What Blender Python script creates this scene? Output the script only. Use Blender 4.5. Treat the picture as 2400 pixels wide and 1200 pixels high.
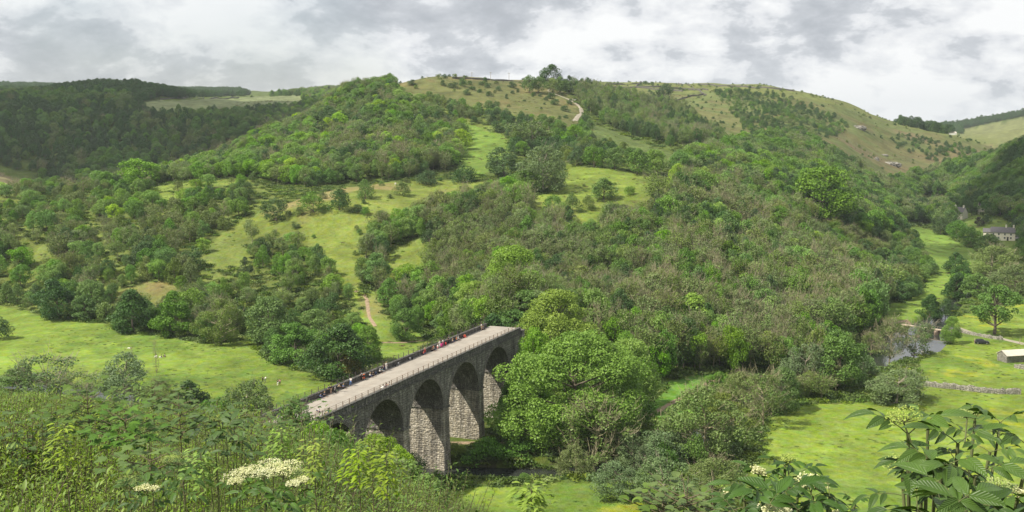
import bpy, math, random
import numpy as np
from mathutils import Vector, Matrix
for _o in list(bpy.data.objects): bpy.data.objects.remove(_o)
SC = bpy.context.scene
COL = SC.collection
R = math.radians
FPX, VH = 2650.0, 284.0
PITCH = math.atan((600 - VH) / FPX)

# ------------------------------------------------------------------ camera
cam_d = bpy.data.cameras.new('camera')
cam = bpy.data.objects.new('camera', cam_d); COL.objects.link(cam)
cam_d.sensor_width = 36; cam_d.lens = 36 * FPX / 2400
cam_d.clip_start = 0.1; cam_d.clip_end = 60000
cam.location = (0, 0, 0); cam.rotation_euler = (math.pi / 2 - PITCH, 0, 0)
SC.camera = cam

# ------------------------------------------------------------------ light
SUN_EL, SUN_AZ = R(50), R(-112)          # azimuth measured from +Y (view) towards +X; -112 = left, a little behind
sun_dir = Vector((math.sin(SUN_AZ) * math.cos(SUN_EL), math.cos(SUN_AZ) * math.cos(SUN_EL), math.sin(SUN_EL)))
sd = bpy.data.lights.new('sun', 'SUN'); sd.energy = 5.0; sd.angle = R(0.55); sd.color = (1.0, 0.93, 0.80)
sun = bpy.data.objects.new('sun', sd); COL.objects.link(sun)
sun.rotation_euler = sun_dir.to_track_quat('Z', 'Y').to_euler()
SC.view_settings.view_transform = 'Standard'; SC.view_settings.look = 'None'
SC.view_settings.exposure = 0.53; SC.view_settings.gamma = 1.0

# ------------------------------------------------------------------ node helpers
class NT:
    def __init__(s, nt): s.nt = nt; s.n = nt.nodes; s.l = nt.links
    def new(s, t, **kw):
        n = s.n.new(t)
        for k, v in kw.items(): setattr(n, k, v)
        return n
    def link(s, a, b): s.l.new(a, b)
    def inp(s, n, i, v):
        if v is None: return
        if hasattr(v, 'is_output') or isinstance(v, bpy.types.NodeSocket): s.l.new(v, n.inputs[i])
        else: n.inputs[i].default_value = v
    def noise(s, vec, scale, detail=4, rough=.55, dist=0):
        n = s.new('ShaderNodeTexNoise'); s.inp(n, 'Vector', vec)
        n.inputs['Scale'].default_value = scale; n.inputs['Detail'].default_value = detail
        n.inputs['Roughness'].default_value = rough; n.inputs['Distortion'].default_value = dist
        return n.outputs['Fac']
    def math(s, op, a, b=None, c=None, clamp=False):
        n = s.new('ShaderNodeMath', operation=op, use_clamp=clamp)
        s.inp(n, 0, a); s.inp(n, 1, b); s.inp(n, 2, c); return n.outputs[0]
    def ramp(s, fac, stops, interp='LINEAR'):
        n = s.new('ShaderNodeValToRGB'); s.inp(n, 0, fac); cr = n.color_ramp; cr.interpolation = interp
        while len(cr.elements) < len(stops): cr.elements.new(.5)
        for e, (p, c) in zip(cr.elements, stops):
            e.position = p; e.color = (c, c, c, 1) if not hasattr(c, '__len__') else (*c[:3], 1)
        return n.outputs[0]
    def mix(s, fac, a, b, mode='MIX'):
        n = s.new('ShaderNodeMix', data_type='RGBA', blend_type=mode)
        n.clamp_factor = True
        s.inp(n, 0, fac)
        for i, v in ((6, a), (7, b)):
            if isinstance(v, (tuple, list)): v = (*v[:3], 1)
            s.inp(n, i, v)
        return n.outputs[2]
    def maprange(s, v, a, b, c=0, d=1):
        n = s.new('ShaderNodeMapRange'); s.inp(n, 0, v)
        for i, q in enumerate((a, b, c, d)): n.inputs[i + 1].default_value = q
        return n.outputs[0]

# ------------------------------------------------------------------ world: Nishita sky behind a procedural cloud layer
W = bpy.data.worlds.new('World'); SC.world = W; W.use_nodes = True
t = NT(W.node_tree); t.n.clear()
out = t.new('ShaderNodeOutputWorld')
sky = t.new('ShaderNodeTexSky'); sky.sky_type = 'NISHITA'; sky.sun_disc = False
sky.sun_elevation = SUN_EL; sky.sun_rotation = SUN_AZ; sky.air_density = 1; sky.dust_density = 1
geo = t.new('ShaderNodeTexCoord')
sep = t.new('ShaderNodeSeparateXYZ'); t.link(geo.outputs['Generated'], sep.inputs[0])
zc = t.math('MAXIMUM', sep.outputs[2], -0.02)
den = t.math('ADD', zc, 0.45)
px = t.math('DIVIDE', sep.outputs[0], den); py = t.math('DIVIDE', sep.outputs[1], den)
cmb = t.new('ShaderNodeCombineXYZ'); t.link(px, cmb.inputs[0]); t.link(py, cmb.inputs[1])
mp = t.new('ShaderNodeMapping'); t.link(cmb.outputs[0], mp.inputs[0])
mp.inputs['Location'].default_value = (3.3, 1.7, 0); mp.inputs['Rotation'].default_value = (0, 0, R(8))
mp.inputs['Scale'].default_value = (1.0, 1.0, 1)
n1 = t.noise(mp.outputs[0], 3.0, 10, .57, .25)
n2 = t.noise(mp.outputs[0], 9, 8, .6, .1)
n3 = t.noise(mp.outputs[0], 1.3, 3, .5, 0)
nn = t.math('ADD', t.math('MULTIPLY', n1, .52), t.math('ADD', t.math('MULTIPLY', n2, .30), t.math('MULTIPLY', n3, .25)))
# brighter towards the right of the view, greyer on the left (the cloud deck is thicker there)
side = t.maprange(px, -.9, .9, -.045, .045)
nn = t.math('ADD', nn, side)
cl = t.ramp(nn, [(.41, (.40, .43, .47)), (.47, (.48, .51, .555)), (.515, (.60, .63, .67)), (.535, (.78, .80, .83)), (.585, (.98, .99, .99))])
bg = t.new('ShaderNodeBackground'); t.link(cl, bg.inputs[0]); bg.inputs[1].default_value = 0.72
bs = t.new('ShaderNodeBackground'); t.link(sky.outputs[0], bs.inputs[0]); bs.inputs[1].default_value = 0.08
cov = t.ramp(t.noise(mp.outputs[0], 0.95, 5, .5, 0), [(.30, .55), (.42, 1.0)])
ms = t.new('ShaderNodeMixShader'); t.link(cov, ms.inputs[0]); t.link(bs.outputs[0], ms.inputs[1]); t.link(bg.outputs[0], ms.inputs[2])
t.link(ms.outputs[0], out.inputs[0])

# ------------------------------------------------------------------ object helpers
def tag(o, label=None, cat=None, group=None, kind=None):
    if label: o['label'] = label
    if cat: o['category'] = cat
    if group: o['group'] = group
    if kind: o['kind'] = kind
    return o
def thing(name, label, cat, loc=(0, 0, 0), rz=0, group=None):
    o = bpy.data.objects.new(name, None); COL.objects.link(o); o.location = loc; o.rotation_euler = (0, 0, rz)
    o.empty_display_size = .3
    return tag(o, label, cat, group)
def link_mesh(name, me, parent=None, mats=None):
    o = bpy.data.objects.new(name, me); COL.objects.link(o)
    if mats:
        for m in mats: me.materials.append(m)
    if parent: o.parent = parent
    return o
def copy_tree(o, parent=None):
    c = o.copy(); COL.objects.link(c)
    if parent: c.parent = parent
    for ch in o.children: copy_tree(ch, c)
    return c
def np_mesh(name, V, F, col=None, mat_idx=None, smooth=False, uv=None):
    """V (n,3); F (m,k) constant-size faces or list of faces"""
    me = bpy.data.meshes.new(name)
    V = np.asarray(V, dtype=np.float32)
    if isinstance(F, np.ndarray):
        m, k = F.shape
        me.vertices.add(len(V)); me.vertices.foreach_set('co', V.ravel())
        me.loops.add(m * k); me.loops.foreach_set('vertex_index', F.astype(np.int32).ravel())
        me.polygons.add(m); me.polygons.foreach_set('loop_start', (np.arange(m) * k).astype(np.int32))
        me.polygons.foreach_set('loop_total', np.full(m, k, np.int32))
        me.update(calc_edges=True)
    else:
        me.from_pydata([tuple(map(float, v)) for v in V], [], [tuple(map(int, f)) for f in F]); me.update()
    if col is not None:
        a = me.color_attributes.new('col', 'FLOAT_COLOR', 'POINT')
        c4 = np.ones((len(V), 4), np.float32); c4[:, :3] = col; a.data.foreach_set('color', c4.ravel())
    if mat_idx is not None: me.polygons.foreach_set('material_index', np.asarray(mat_idx, np.int32))
    if smooth: me.polygons.foreach_set('use_smooth', np.ones(len(me.polygons), bool))
    return me
class MB:
    """collects boxes, tubes and sheets into one mesh"""
    def __init__(s): s.V = []; s.F = []
    def add(s, V, F):
        b = len(s.V); s.V += [tuple(v) for v in V]; s.F += [tuple(b + i for i in f) for f in F]; return s
    def box(s, x0, x1, y0, y1, z0, z1, M=None):
        V = [Vector(p) for p in ((x0, y0, z0), (x1, y0, z0), (x1, y1, z0), (x0, y1, z0), (x0, y0, z1), (x1, y0, z1), (x1, y1, z1), (x0, y1, z1))]
        if M: V = [M @ v for v in V]
        return s.add(V, [(0, 3, 2, 1), (4, 5, 6, 7), (0, 1, 5, 4), (1, 2, 6, 5), (2, 3, 7, 6), (3, 0, 4, 7)])
    def tube(s, pts, rad, n=6, cap=True):
        pts = [Vector(p) for p in pts]; k = len(pts)
        if not hasattr(rad, '__len__'): rad = [rad] * k
        V = []
        for i, p in enumerate(pts):
            d = (pts[min(i + 1, k - 1)] - pts[max(i - 1, 0)])
            d = d.normalized() if d.length > 1e-9 else Vector((0, 0, 1))
            a = d.cross(Vector((0, 0, 1)) if abs(d.z) < .9 else Vector((1, 0, 0))).normalized(); b = d.cross(a)
            for j in range(n):
                th = 2 * math.pi * j / n; V.append(p + (a * math.cos(th) + b * math.sin(th)) * rad[i])
        F = [(i * n + j, i * n + (j + 1) % n, (i + 1) * n + (j + 1) % n, (i + 1) * n + j) for i in range(k - 1) for j in range(n)]
        if cap: F += [tuple(range(n))[::-1], tuple((k - 1) * n + j for j in range(n))]
        return s.add(V, F)
    def mesh(s, name, smooth=False):
        me = bpy.data.meshes.new(name); me.from_pydata([tuple(v) for v in s.V], [], s.F); me.update()
        if smooth: me.polygons.foreach_set('use_smooth', [True] * len(me.polygons))
        return me
    def obj(s, name, mat, parent=None, smooth=False):
        me = s.mesh(name, smooth); me.materials.append(mat); return link_mesh(name, me, parent)

# ------------------------------------------------------------------ materials
def new_mat(name):
    m = bpy.data.materials.new(name); m.use_nodes = True; t = NT(m.node_tree)
    b = t.n['Principled BSDF']; return m, t, b
def plain(name, c, rough=.8, metal=0, nz=0.0, nscale=3.0, spec=.3):
    m, t, b = new_mat(name)
    b.inputs['Roughness'].default_value = rough; b.inputs['Metallic'].default_value = metal
    b.inputs['Specular IOR Level'].default_value = spec
    tc = t.new('ShaderNodeTexCoord')
    f = t.noise(tc.outputs['Object'], nscale, 5, .6)
    k = max(nz, .12)
    c0 = tuple(v * (1 - k) for v in c); c1 = tuple(min(v * (1 + k), 1) for v in c)
    t.link(t.ramp(f, [(.3, c0), (.7, c1)]), b.inputs['Base Color'])
    return m
def leaf_mat(name, dark, light, trans=.3, rough=.5, spec=.25, hue=.012, val=.20, veins=0):
    """foliage: per-leaf tone from attribute 'col', per-tree variation from the object's random number"""
    m, t, b = new_mat(name)
    at = t.new('ShaderNodeAttribute', attribute_name='col')
    sp = t.new('ShaderNodeSeparateColor'); t.link(at.outputs['Color'], sp.inputs[0])
    oi = t.new('ShaderNodeObjectInfo')
    c = t.mix(sp.outputs[0], dark, light)
    if veins:      # 'col' also carries the place on the leaf: green = distance from the midrib, blue = base to tip
        ph = t.math('SUBTRACT', t.math('MULTIPLY', sp.outputs[2], 9.0), t.math('MULTIPLY', sp.outputs[1], 2.6)); vw = t.math('POWER', t.math('ABSOLUTE', t.math('SINE', t.math('MULTIPLY', ph, 3.1416))), .35)
        mid = t.math('MULTIPLY', t.maprange(sp.outputs[1], .0, .10, 0, 1), vw); c = t.mix(t.math('MULTIPLY', t.math('SUBTRACT', 1.0, mid, clamp=True), veins), c, tuple(min(1, q * 1.7) for q in light))
        tcx0 = t.new('ShaderNodeTexCoord'); c = t.mix(t.maprange(t.noise(tcx0.outputs['Object'], 22, 4, .6), .35, .75, 0, .5), c, tuple(q * .7 for q in dark))
        bpv = t.new('ShaderNodeBump'); bpv.inputs['Strength'].default_value = .5; bpv.inputs['Distance'].default_value = .003; t.link(mid, bpv.inputs['Height']); t.link(bpv.outputs[0], b.inputs['Normal'])
    hs = t.new('ShaderNodeHueSaturation')
    t.link(t.maprange(oi.outputs['Random'], 0, 1, .5 - hue, .5 + hue), hs.inputs['Hue'])
    w = t.new('ShaderNodeTexWhiteNoise', noise_dimensions='1D'); t.link(oi.outputs['Random'], w.inputs['W'])
    t.link(t.maprange(w.outputs['Value'], 0, 1, 1 - val, 1 + val), hs.inputs['Value'])
    w2 = t.new('ShaderNodeTexWhiteNoise', noise_dimensions='1D'); t.link(t.math('ADD', oi.outputs['Random'], 3.3), w2.inputs['W'])
    t.link(t.maprange(w2.outputs['Value'], 0, 1, .82, 1.08), hs.inputs['Saturation'])
    t.link(c, hs.inputs['Color'])
    t.link(hs.outputs[0], b.inputs['Base Color'])
    b.inputs['Roughness'].default_value = rough; b.inputs['Specular IOR Level'].default_value = spec
    tr = t.new('ShaderNodeBsdfTranslucent')
    tcx = t.mix(1.0, hs.outputs[0], (1.15, 1.25, .55), 'MULTIPLY'); t.link(tcx, tr.inputs[0])
    mx = t.new('ShaderNodeMixShader'); mx.inputs[0].default_value = trans
    t.link(b.outputs[0], mx.inputs[1]); t.link(tr.outputs[0], mx.inputs[2])
    t.link(mx.outputs[0], t.n['Material Output'].inputs[0])
    return m
def bark_mat(name, c, k=.35):
    m, t, b = new_mat(name); tc = t.new('ShaderNodeTexCoord')
    f = t.noise(tc.outputs['Object'], 9, 6, .65)
    t.link(t.ramp(f, [(.25, tuple(v * (1 - k) for v in c)), (.75, tuple(v * (1 + k) for v in c))]), b.inputs['Base Color'])
    b.inputs['Roughness'].default_value = .9; return m

# ================================================================== TERRAIN
FLOOR = -68.5; WATER = -70.0
def ray(u, v):
    a = (np.asarray(u, float) - 1200) / FPX; b = (600 - np.asarray(v, float)) / FPX
    cp, sp_ = math.cos(PITCH), math.sin(PITCH)
    return a + 0 * b, cp + b * sp_ + 0 * a, -sp_ + b * cp + 0 * a
def project(x, y, z):
    cp, sp_ = math.cos(PITCH), math.sin(PITCH)
    fwd = y * cp - z * sp_; up = y * sp_ + z * cp
    fwd = np.where(fwd < .05, .05, fwd) if hasattr(fwd, '__len__') else max(fwd, .05)
    return 1200 + FPX * x / fwd, 600 - FPX * up / fwd
def P3(u, v, y):
    dx, dy, dz = ray(u, v); k = y / dy; return float(dx * k), float(y), float(dz * k)
CP = []
def col(u, *vy):
    for v, y in vy: CP.append(P3(u, v, y))
def hid(u, *yz):           # points the photograph does not show, given by distance and height
    for y, z in yz:
        x, _, _ = P3(u, 400, y); CP.append((x, y, z))
col(-500, (600, 470), (500, 520), (440, 620)); hid(-500, (330, -70), (380, -70), (420, -68), (740, -55), (900, 5), (1100, 40), (1400, 45))
col(0, (600, 470), (500, 520), (452, 600), (412, 790), (300, 1010), (246, 1110), (234, 1300)); hid(0, (330, -71), (410, -70.5), (425, -67), (700, -62), (860, -62))
col(80, (442, 790)); hid(80, (690, -64), (860, -66))
col(300, (600, 440), (500, 500), (440, 590), (428, 620), (380, 950), (300, 1030), (248, 1130)); hid(300, (300, -71), (365, -70.5), (382, -68), (720, -70), (850, -62), (1300, 40))
col(430, (244, 1180), (236, 1350)); 
col(600, (700, 390), (600, 430), (520, 470), (450, 520), (420, 560), (345, 680), (325, 705), (285, 1050), (248, 1200), (236, 1420)); hid(600, (300, -71), (348, -71), (362, -68.3), (800, -45), (900, -45))
col(800, (750, 362), (600, 420), (520, 460), (450, 510), (430, 540), (335, 660), (270, 740), (234, 800)); hid(800, (300, -71), (335, -70.5), (348, -66), (900, 5), (1100, -10), (1400, 30))
col(1000, (700, 378), (600, 420), (500, 475), (435, 530), (350, 640), (270, 740), (215, 820), (186, 860)); hid(1000, (262, -71), (330, -70.5), (352, -68), (1000, 32), (1300, 35))
col(900, (760, 352), (640, 405), (207, 845)); hid(900, (270, -71), (330, -70.5))
col(1130, (322, 680), (186, 880))
col(1200, (690, 340), (600, 400), (500, 460), (440, 520), (380, 600), (260, 780), (193, 900)); hid(1200, (215, -71), (245, -70), (285, -61), (302, -50.0), (1050, 32), (1500, 36))
col(1350, (800, 300), (700, 350), (600, 405), (500, 460), (398, 560), (300, 720), (240, 850), (199, 1000)); hid(1350, (210, -71), (240, -70.5), (262, -69), (1200, 34), (1450, 47))
col(1450, (196, 1500))
col(1550, (850, 300), (700, 360), (600, 410), (500, 470), (430, 540), (355, 660), (300, 850), (235, 1100), (204, 1350)); hid(1550, (222, -71), (270, -70.5), (288, -69))
col(1750, (850, 318), (700, 380), (600, 440), (500, 520), (400, 640), (350, 760), (300, 900), (250, 1050), (203, 1300)); hid(1750, (200, -71), (290, -70.5), (304, -69), (1600, 42))
col(1950, (775, 365), (700, 410), (600, 470), (500, 570), (430, 680), (370, 820), (320, 950), (240, 1200)); hid(1950, (200, -71), (330, -70.5), (350, -69), (1500, 20))
col(2100, (620, 505), (565, 570), (545, 650), (500, 760), (450, 880), (380, 1050), (330, 1150), (292, 1250)); hid(2100, (200, -71), (400, -70.5), (460, -69.5), (1600, -20))
col(2250, (560, 655), (500, 800), (450, 900), (400, 1050), (332, 1220)); hid(2250, (200, -71), (420, -70.5), (545, -70), (1500, -45))
col(2330, (347, 1270), (500, 730)); hid(2330, (1500, -45))
col(2400, (565, 640), (500, 720), (430, 790), (352, 880)); hid(2400, (200, -71), (440, -70.5), (560, -69), (1000, -30), (1200, -55), (1500, -50))
col(2900, (400, 720), (250, 900)); hid(2900, (250, -71), (430, -70), (520, -66), (1100, 20))
for u, v, y in ((-800, 200, 3000), (0, 197, 2800), (200, 215, 2300), (600, 225, 2200), (1000, 200, 2400), (1500, 200, 2500), (2100, 312, 2600), (2200, 318, 2300), (2300, 318, 2000), (2400, 300, 1900), (2250, 292, 4000), (2400, 262, 2700), (2150, 300, 3600), (3000, 230, 2600)): CP.append(P3(u, v, y))
# the hill we stand on
for x, y, z in ((0, 0, -1.65), (1.5, 1, -1.9), (-3, 1, -1.9), (0, -10, -.8), (10, -10, -1), (-10, -10, -1), (0, -60, 3), (60, -40, 0), (-60, -40, 0), (0, -300, 15), (300, -200, 0), (-300, -200, 0),
                (-1.2, 3.5, -2.9), (-3, 6, -3.3), (-4, 10, -4.2), (-6, 16, -5.6), (-12, 28, -9.0), (-2, 10, -5.0), (-2, 16, -7.5), (-3, 28, -12), (1.3, 3.5, -3.2), (3, 8, -6.5), (6, 16, -11.5), (5, 28, -17),
                (-15, 42, -13.5), (-35, 100, -29), (-55, 150, -44), (-70, 190, -56), (-85, 230, -66), (-95, 262, -70),
                (-6, 45, -17), (-14, 100, -34.5), (-22, 150, -51), (-20, 180, -62), (-10, 200, -69.5),
                (-38, 171, -49.5), (-44, 155, -47.5), (-55, 130, -38), (-30, 150, -49),
                (8, 45, -26), (15, 90, -46), (20, 130, -60), (25, 165, -70), (40, 80, -40), (60, 140, -62), (75, 175, -70), (30, 30, -18),
                (0, 195, -71), (60, 200, -71), (110, 230, -71), (160, 300, -71), (-130, 80, -20), (-160, 200, -55), (-190, 290, -71), (-120, 300, -71),
                (130, 60, -25), (220, 150, -60), (300, 300, -66), (-300, 100, -10), (400, 200, -20), (300, -50, 0), (-500, 250, -20), (700, 400, 10)): CP.append((x, y, z))
CP = np.array(CP)
def warp(x, y):
    r = np.sqrt(x * x + y * y) + 1e-6; g = (r + 4) ** .55 - 4 ** .55
    return x / r * g, y / r * g
_wx, _wy = warp(CP[:, 0], CP[:, 1])
def _phi(d): return np.where(d < 1e-9, 0, d ** 1.6)
_n = len(CP)
_A = np.zeros((_n + 3, _n + 3)); _D = np.hypot(_wx[:, None] - _wx[None], _wy[:, None] - _wy[None])
_A[:_n, :_n] = _phi(_D) - np.eye(_n) * 0.02
_A[:_n, _n] = 1; _A[:_n, _n + 1] = _wx; _A[:_n, _n + 2] = _wy; _A[_n:, :_n] = _A[:_n, _n:].T
_wt = np.linalg.solve(_A, np.r_[CP[:, 2], 0, 0, 0])
# value noise for small undulations
_rng = np.random.RandomState(5); _T = _rng.rand(256, 256)
def vnoise(x, y, s):
    x = np.asarray(x) / s + 100.5; y = np.asarray(y) / s + 77.2
    i = np.floor(x).astype(int); j = np.floor(y).astype(int); fx = x - i; fy = y - j
    fx = fx * fx * (3 - 2 * fx); fy = fy * fy * (3 - 2 * fy); g = lambda a, b: _T[a % 256, b % 256]
    return (g(i, j) * (1 - fx) + g(i + 1, j) * fx) * (1 - fy) + (g(i, j + 1) * (1 - fx) + g(i + 1, j + 1) * fx) * fy - .5
def W2(u, v, z):   # pixel -> point at a given height
    dx, dy, dz = ray(u, v); k = z / dz; return float(dx * k), float(dy * k)
RIV = [(-260, 330), (-190, 312), (-140, 298)] + [W2(u, v, WATER) for u, v in ((255, 928), (420, 965), (640, 1010))] + [(-30, 226), (-14, 218.5), (5, 217), (22, 221), (36, 234)] + [W2(u, v, WATER) for u, v in ((1690, 1012), (1752, 950), (1840, 908), (1945, 876))] + \
      [W2(u, v, WATER) for u, v in ((2040, 852), (2108, 822), (2150, 790), (2188, 764), (2209, 742), (2235, 712), (2290, 672), (2400, 640))] + [(330, 640), (480, 760)]
RIV = np.array(RIV); print('river', len(RIV)); RIVW = np.interp(np.arange(len(RIV)), [0, 6, 8, 10, 14, 15, 16, 17, 18, 19, 20, 21, 24], [7, 5.5, 4.8, 4.8, 5, 7, 10.5, 10.0, 6.0, 3.0, 2.6, 2.4, 3])[:len(RIV)]
def polydist(x, y, P, Wd=None):
    best = np.full(np.shape(x), 1e9)
    for i in range(len(P) - 1):
        a = P[i]; b = P[i + 1]; d = b - a; L = (d ** 2).sum()
        tt = np.clip(((x - a[0]) * d[0] + (y - a[1]) * d[1]) / L, 0, 1)
        dd = np.hypot(x - a[0] - tt * d[0], y - a[1] - tt * d[1])
        if Wd is not None: dd = dd - (Wd[i] * (1 - tt) + Wd[i + 1] * tt)
        best = np.minimum(best, dd)
    return best
def height(x, y):
    x = np.asarray(x, float); y = np.asarray(y, float); sh = x.shape; x = x.ravel(); y = y.ravel()
    z = np.empty(len(x)); wx, wy = warp(x, y)
    for i in range(0, len(x), 20000):
        s = slice(i, i + 20000)
        d2 = (wx[s, None] - _wx[None]) ** 2 + (wy[s, None] - _wy[None]) ** 2
        z[s] = (d2 ** .8) @ _wt[:_n] + _wt[_n] + _wt[_n + 1] * wx[s] + _wt[_n + 2] * wy[s]
    r = np.hypot(x, y)
    am = np.clip((z - FLOOR) / 15, 0, 1) * np.clip(r / 120, 0.05, 1)
    z += am * (vnoise(x, y, 45) * 5.0 + vnoise(x, y, 17) * 2.2 + vnoise(x, y, 6) * .7)
    k = 1.2; z = FLOOR + k * np.logaddexp(0, (z - FLOOR) / k) - .0           # soft floor of the dale
    z += .35 * vnoise(x, y, 22) * np.clip(r / 100, 0, 1)
    z = np.where(r > 3300, z - (r - 3300) * .02, z)
    dr = polydist(x, y, RIV, RIVW)
    near = (y > 150)
    bank = np.clip((dr + 0.2) / 2.2, 0, 1); bank = bank * bank * (3 - 2 * bank)
    z = np.where(near & (dr < 2.0), np.minimum(z, (WATER - .9) * (1 - bank) + z * bank), z)
    return z.reshape(sh)
# polar sheet centred on the viewpoint
th_in = np.arange(-27.5, 27.5, .11); th_l = np.r_[np.arange(-180, -60, 4.0), np.arange(-60, -27.5, 1.0)]
TH = np.r_[th_l, th_in, -th_l[::-1][:-1] if False else -th_l[::-1]]
TH = np.unique(np.round(np.r_[th_l, th_in, -th_l], 4)); TH = TH[TH < 179.9]
rr = [0.0]; r_ = .8
while r_ < 9000:
    rr.append(r_)
    r_ += .35 if r_ < 8 else (.35 + (r_ - 8) * .02 if r_ < 50 else (1.25 if r_ < 460 else (1.25 + (r_ - 460) * .006 if r_ < 1400 else 7 + (r_ - 1400) * .06)))
RR = np.array(rr[1:])
TT, RG = np.meshgrid(np.radians(TH), RR, indexing='ij')
GX, GY = RG * np.sin(TT), RG * np.cos(TT)
GZ = height(GX, GY)
print('terrain grid', GX.shape)
# elevation-angle horizon for visibility tests and pixel -> ground lookup
EL = GZ / RG; HOR = np.maximum.accumulate(EL, axis=1)
def _col(az): return np.clip(np.searchsorted(TH, np.degrees(az)), 0, len(TH) - 1)
def visible(x, y, z):
    i = _col(np.arctan2(x, y)); r = np.hypot(x, y); j = np.clip(np.searchsorted(RR, r * .985) - 1, 0, len(RR) - 1)
    return z / r >= HOR[i, j] - 1e-4
def hit(u, v):
    dx, dy, dz = ray(float(u), float(v)); az = math.atan2(dx, dy); e = dz / math.hypot(dx, dy); i = int(_col(az))
    j = int(np.argmax(HOR[i] >= e)) if HOR[i, -1] >= e else len(RR) - 1
    if j > 0:
        e0, e1 = EL[i, j - 1], EL[i, j]; k = 0 if abs(e1 - e0) < 1e-9 else min(max((e - e0) / (e1 - e0), 0), 1)
        r = RR[j - 1] + (RR[j] - RR[j - 1]) * k
    else: r = RR[0]
    x, y = r * math.sin(az), r * math.cos(az); return x, y, float(height(np.array([x]), np.array([y]))[0])
def inpoly(u, v, P):
    u = np.asarray(u); v = np.asarray(v); c = np.zeros(u.shape, bool); n = len(P)
    for i in range(n):
        (x1, y1), (x2, y2) = P[i], P[(i + 1) % n]
        if y1 == y2: continue
        c ^= ((y1 > v) != (y2 > v)) & (u < (x2 - x1) * (v - y1) / (y2 - y1) + x1)
    return c
# land use, traced on the picture and laid onto the terrain
OPEN = {
 'meadow_left': [(-400, 690), (0, 716), (60, 728), (125, 748), (255, 760), (275, 778), (370, 786), (480, 806), (565, 800), (568, 735), (610, 716), (615, 760), (590, 812), (640, 850), (740, 878), (850, 893), (900, 900), (740, 940), (700, 1020), (400, 1030), (-400, 1000)],
 'clearing': [(255, 690), (330, 662), (405, 660), (425, 690), (370, 722), (300, 712)],
 'bench': [(500, 560), (560, 515), (690, 470), (800, 440), (960, 424), (1205, 424), (1215, 446), (1060, 462), (985, 500), (900, 515), (865, 555), (848, 610), (838, 690), (800, 655), (770, 590), (700, 560), (600, 540)],
 'bench_right': [(1325, 384), (1480, 402), (1588, 420), (1570, 462), (1500, 490), (1420, 515), (1370, 555), (1340, 545), (1330, 505), (1250, 500), (1240, 470), (1320, 440)],
 'strip_up': [(1085, 288), (1185, 318), (1190, 345), (1150, 378), (1205, 372), (1120, 392), (1075, 395), (1085, 340)],
 'hilltop': [(915, 182), (1000, 172), (1240, 182), (1330, 220), (1366, 262), (1340, 290), (1262, 270), (1170, 248), (1100, 238), (1040, 222), (940, 216)],
 'strip_right': [(1372, 285), (1420, 300), (1600, 372), (1590, 385), (1490, 352), (1400, 320)],
 'strip_left': [(240, 446), (400, 432), (560, 418), (610, 424), (500, 440), (380, 448)],
 'brown_left': [(-300, 380), (0, 405), (95, 443), (0, 452), (-300, 470)],
 'plateau_left': [(290, 246), (370, 236), (560, 230), (720, 220), (700, 236), (560, 248), (330, 252)],
 'hill_right': [(1340, 180), (1900, 195), (2110, 275), (2330, 340), (2370, 365), (2180, 420), (2060, 440), (2000, 390), (1900, 352), (1790, 345), (1700, 335), (1660, 300), (1590, 250), (1450, 225), (1350, 215)],
 'strip_valley': [(2085, 528), (2180, 535), (2315, 602), (2300, 640), (2210, 640), (2150, 560)],
 'lane_valley': [(2180, 640), (2235, 650), (2240, 690), (2160, 742), (2000, 790), (2110, 800), (2060, 760), (2080, 715), (2150, 700)],
 'meadow_right': [(1790, 990), (1850, 948), (2150, 942), (2150, 850), (2230, 800), (2230, 745), (2320, 715), (2900, 700), (2900, 1400), (1000, 1400), (960, 1165), (1050, 1148), (1430, 1128), (1720, 1140), (1790, 1060)],
 'glade': [(1505, 985), (1560, 895), (1640, 878), (1700, 875), (1640, 940), (1540, 1000)],
 'path_glade': [(838, 700), (885, 675), (900, 735), (1000, 790), (1010, 810), (900, 815), (862, 760)],
 'hamlet': [(2228, 500), (2262, 498), (2300, 506), (2345, 512), (2400, 530), (2400, 588), (2330, 578), (2300, 560), (2260, 530), (2228, 524)],
 'upper_field': [(2130, 468), (2190, 462), (2238, 462), (2240, 478), (2150, 484)],
 'slope_gap': [(82, 582), (118, 574), (112, 630), (70, 668), (48, 655)],
 'slope_gap_b': [(470, 580), (520, 548), (600, 560), (560, 600), (500, 606)],
 'slope_gap_c': [(905, 590), (985, 560), (1010, 600), (930, 680), (895, 670)],
 'far_right': [(2250, 305), (2400, 275), (2700, 260), (2700, 350), (2400, 340), (2260, 325)],
}
OCOL = {'meadow_left': (.150, .215, .034), 'clearing': (.150, .165, .045), 'bench': (.150, .190, .036), 'bench_right': (.150, .205, .034), 'strip_up': (.125, .195, .032),
        'hilltop': (.112, .122, .042), 'strip_right': (.09, .125, .035), 'strip_left': (.145, .195, .035), 'brown_left': (.165, .150, .075), 'plateau_left': (.14, .165, .075),
        'hill_right': (.105, .130, .042), 'strip_valley': (.13, .205, .034), 'lane_valley': (.145, .22, .035), 'meadow_right': (.155, .218, .032), 'glade': (.10, .20, .03),
        'path_glade': (.14, .20, .034), 'far_right': (.15, .165, .06), 'hamlet': (.12, .17, .035), 'upper_field': (.13, .19, .04), 'slope_gap': (.14, .18, .04), 'slope_gap_b': (.14, .18, .04), 'slope_gap_c': (.14, .18, .035)}
gu, gv = project(GX.ravel(), GY.ravel(), GZ.ravel())
gx, gy = GX.ravel(), GY.ravel()
gcol = np.zeros((gu.size, 3)) + (.075, .105, .022)                    # woodland floor
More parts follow.
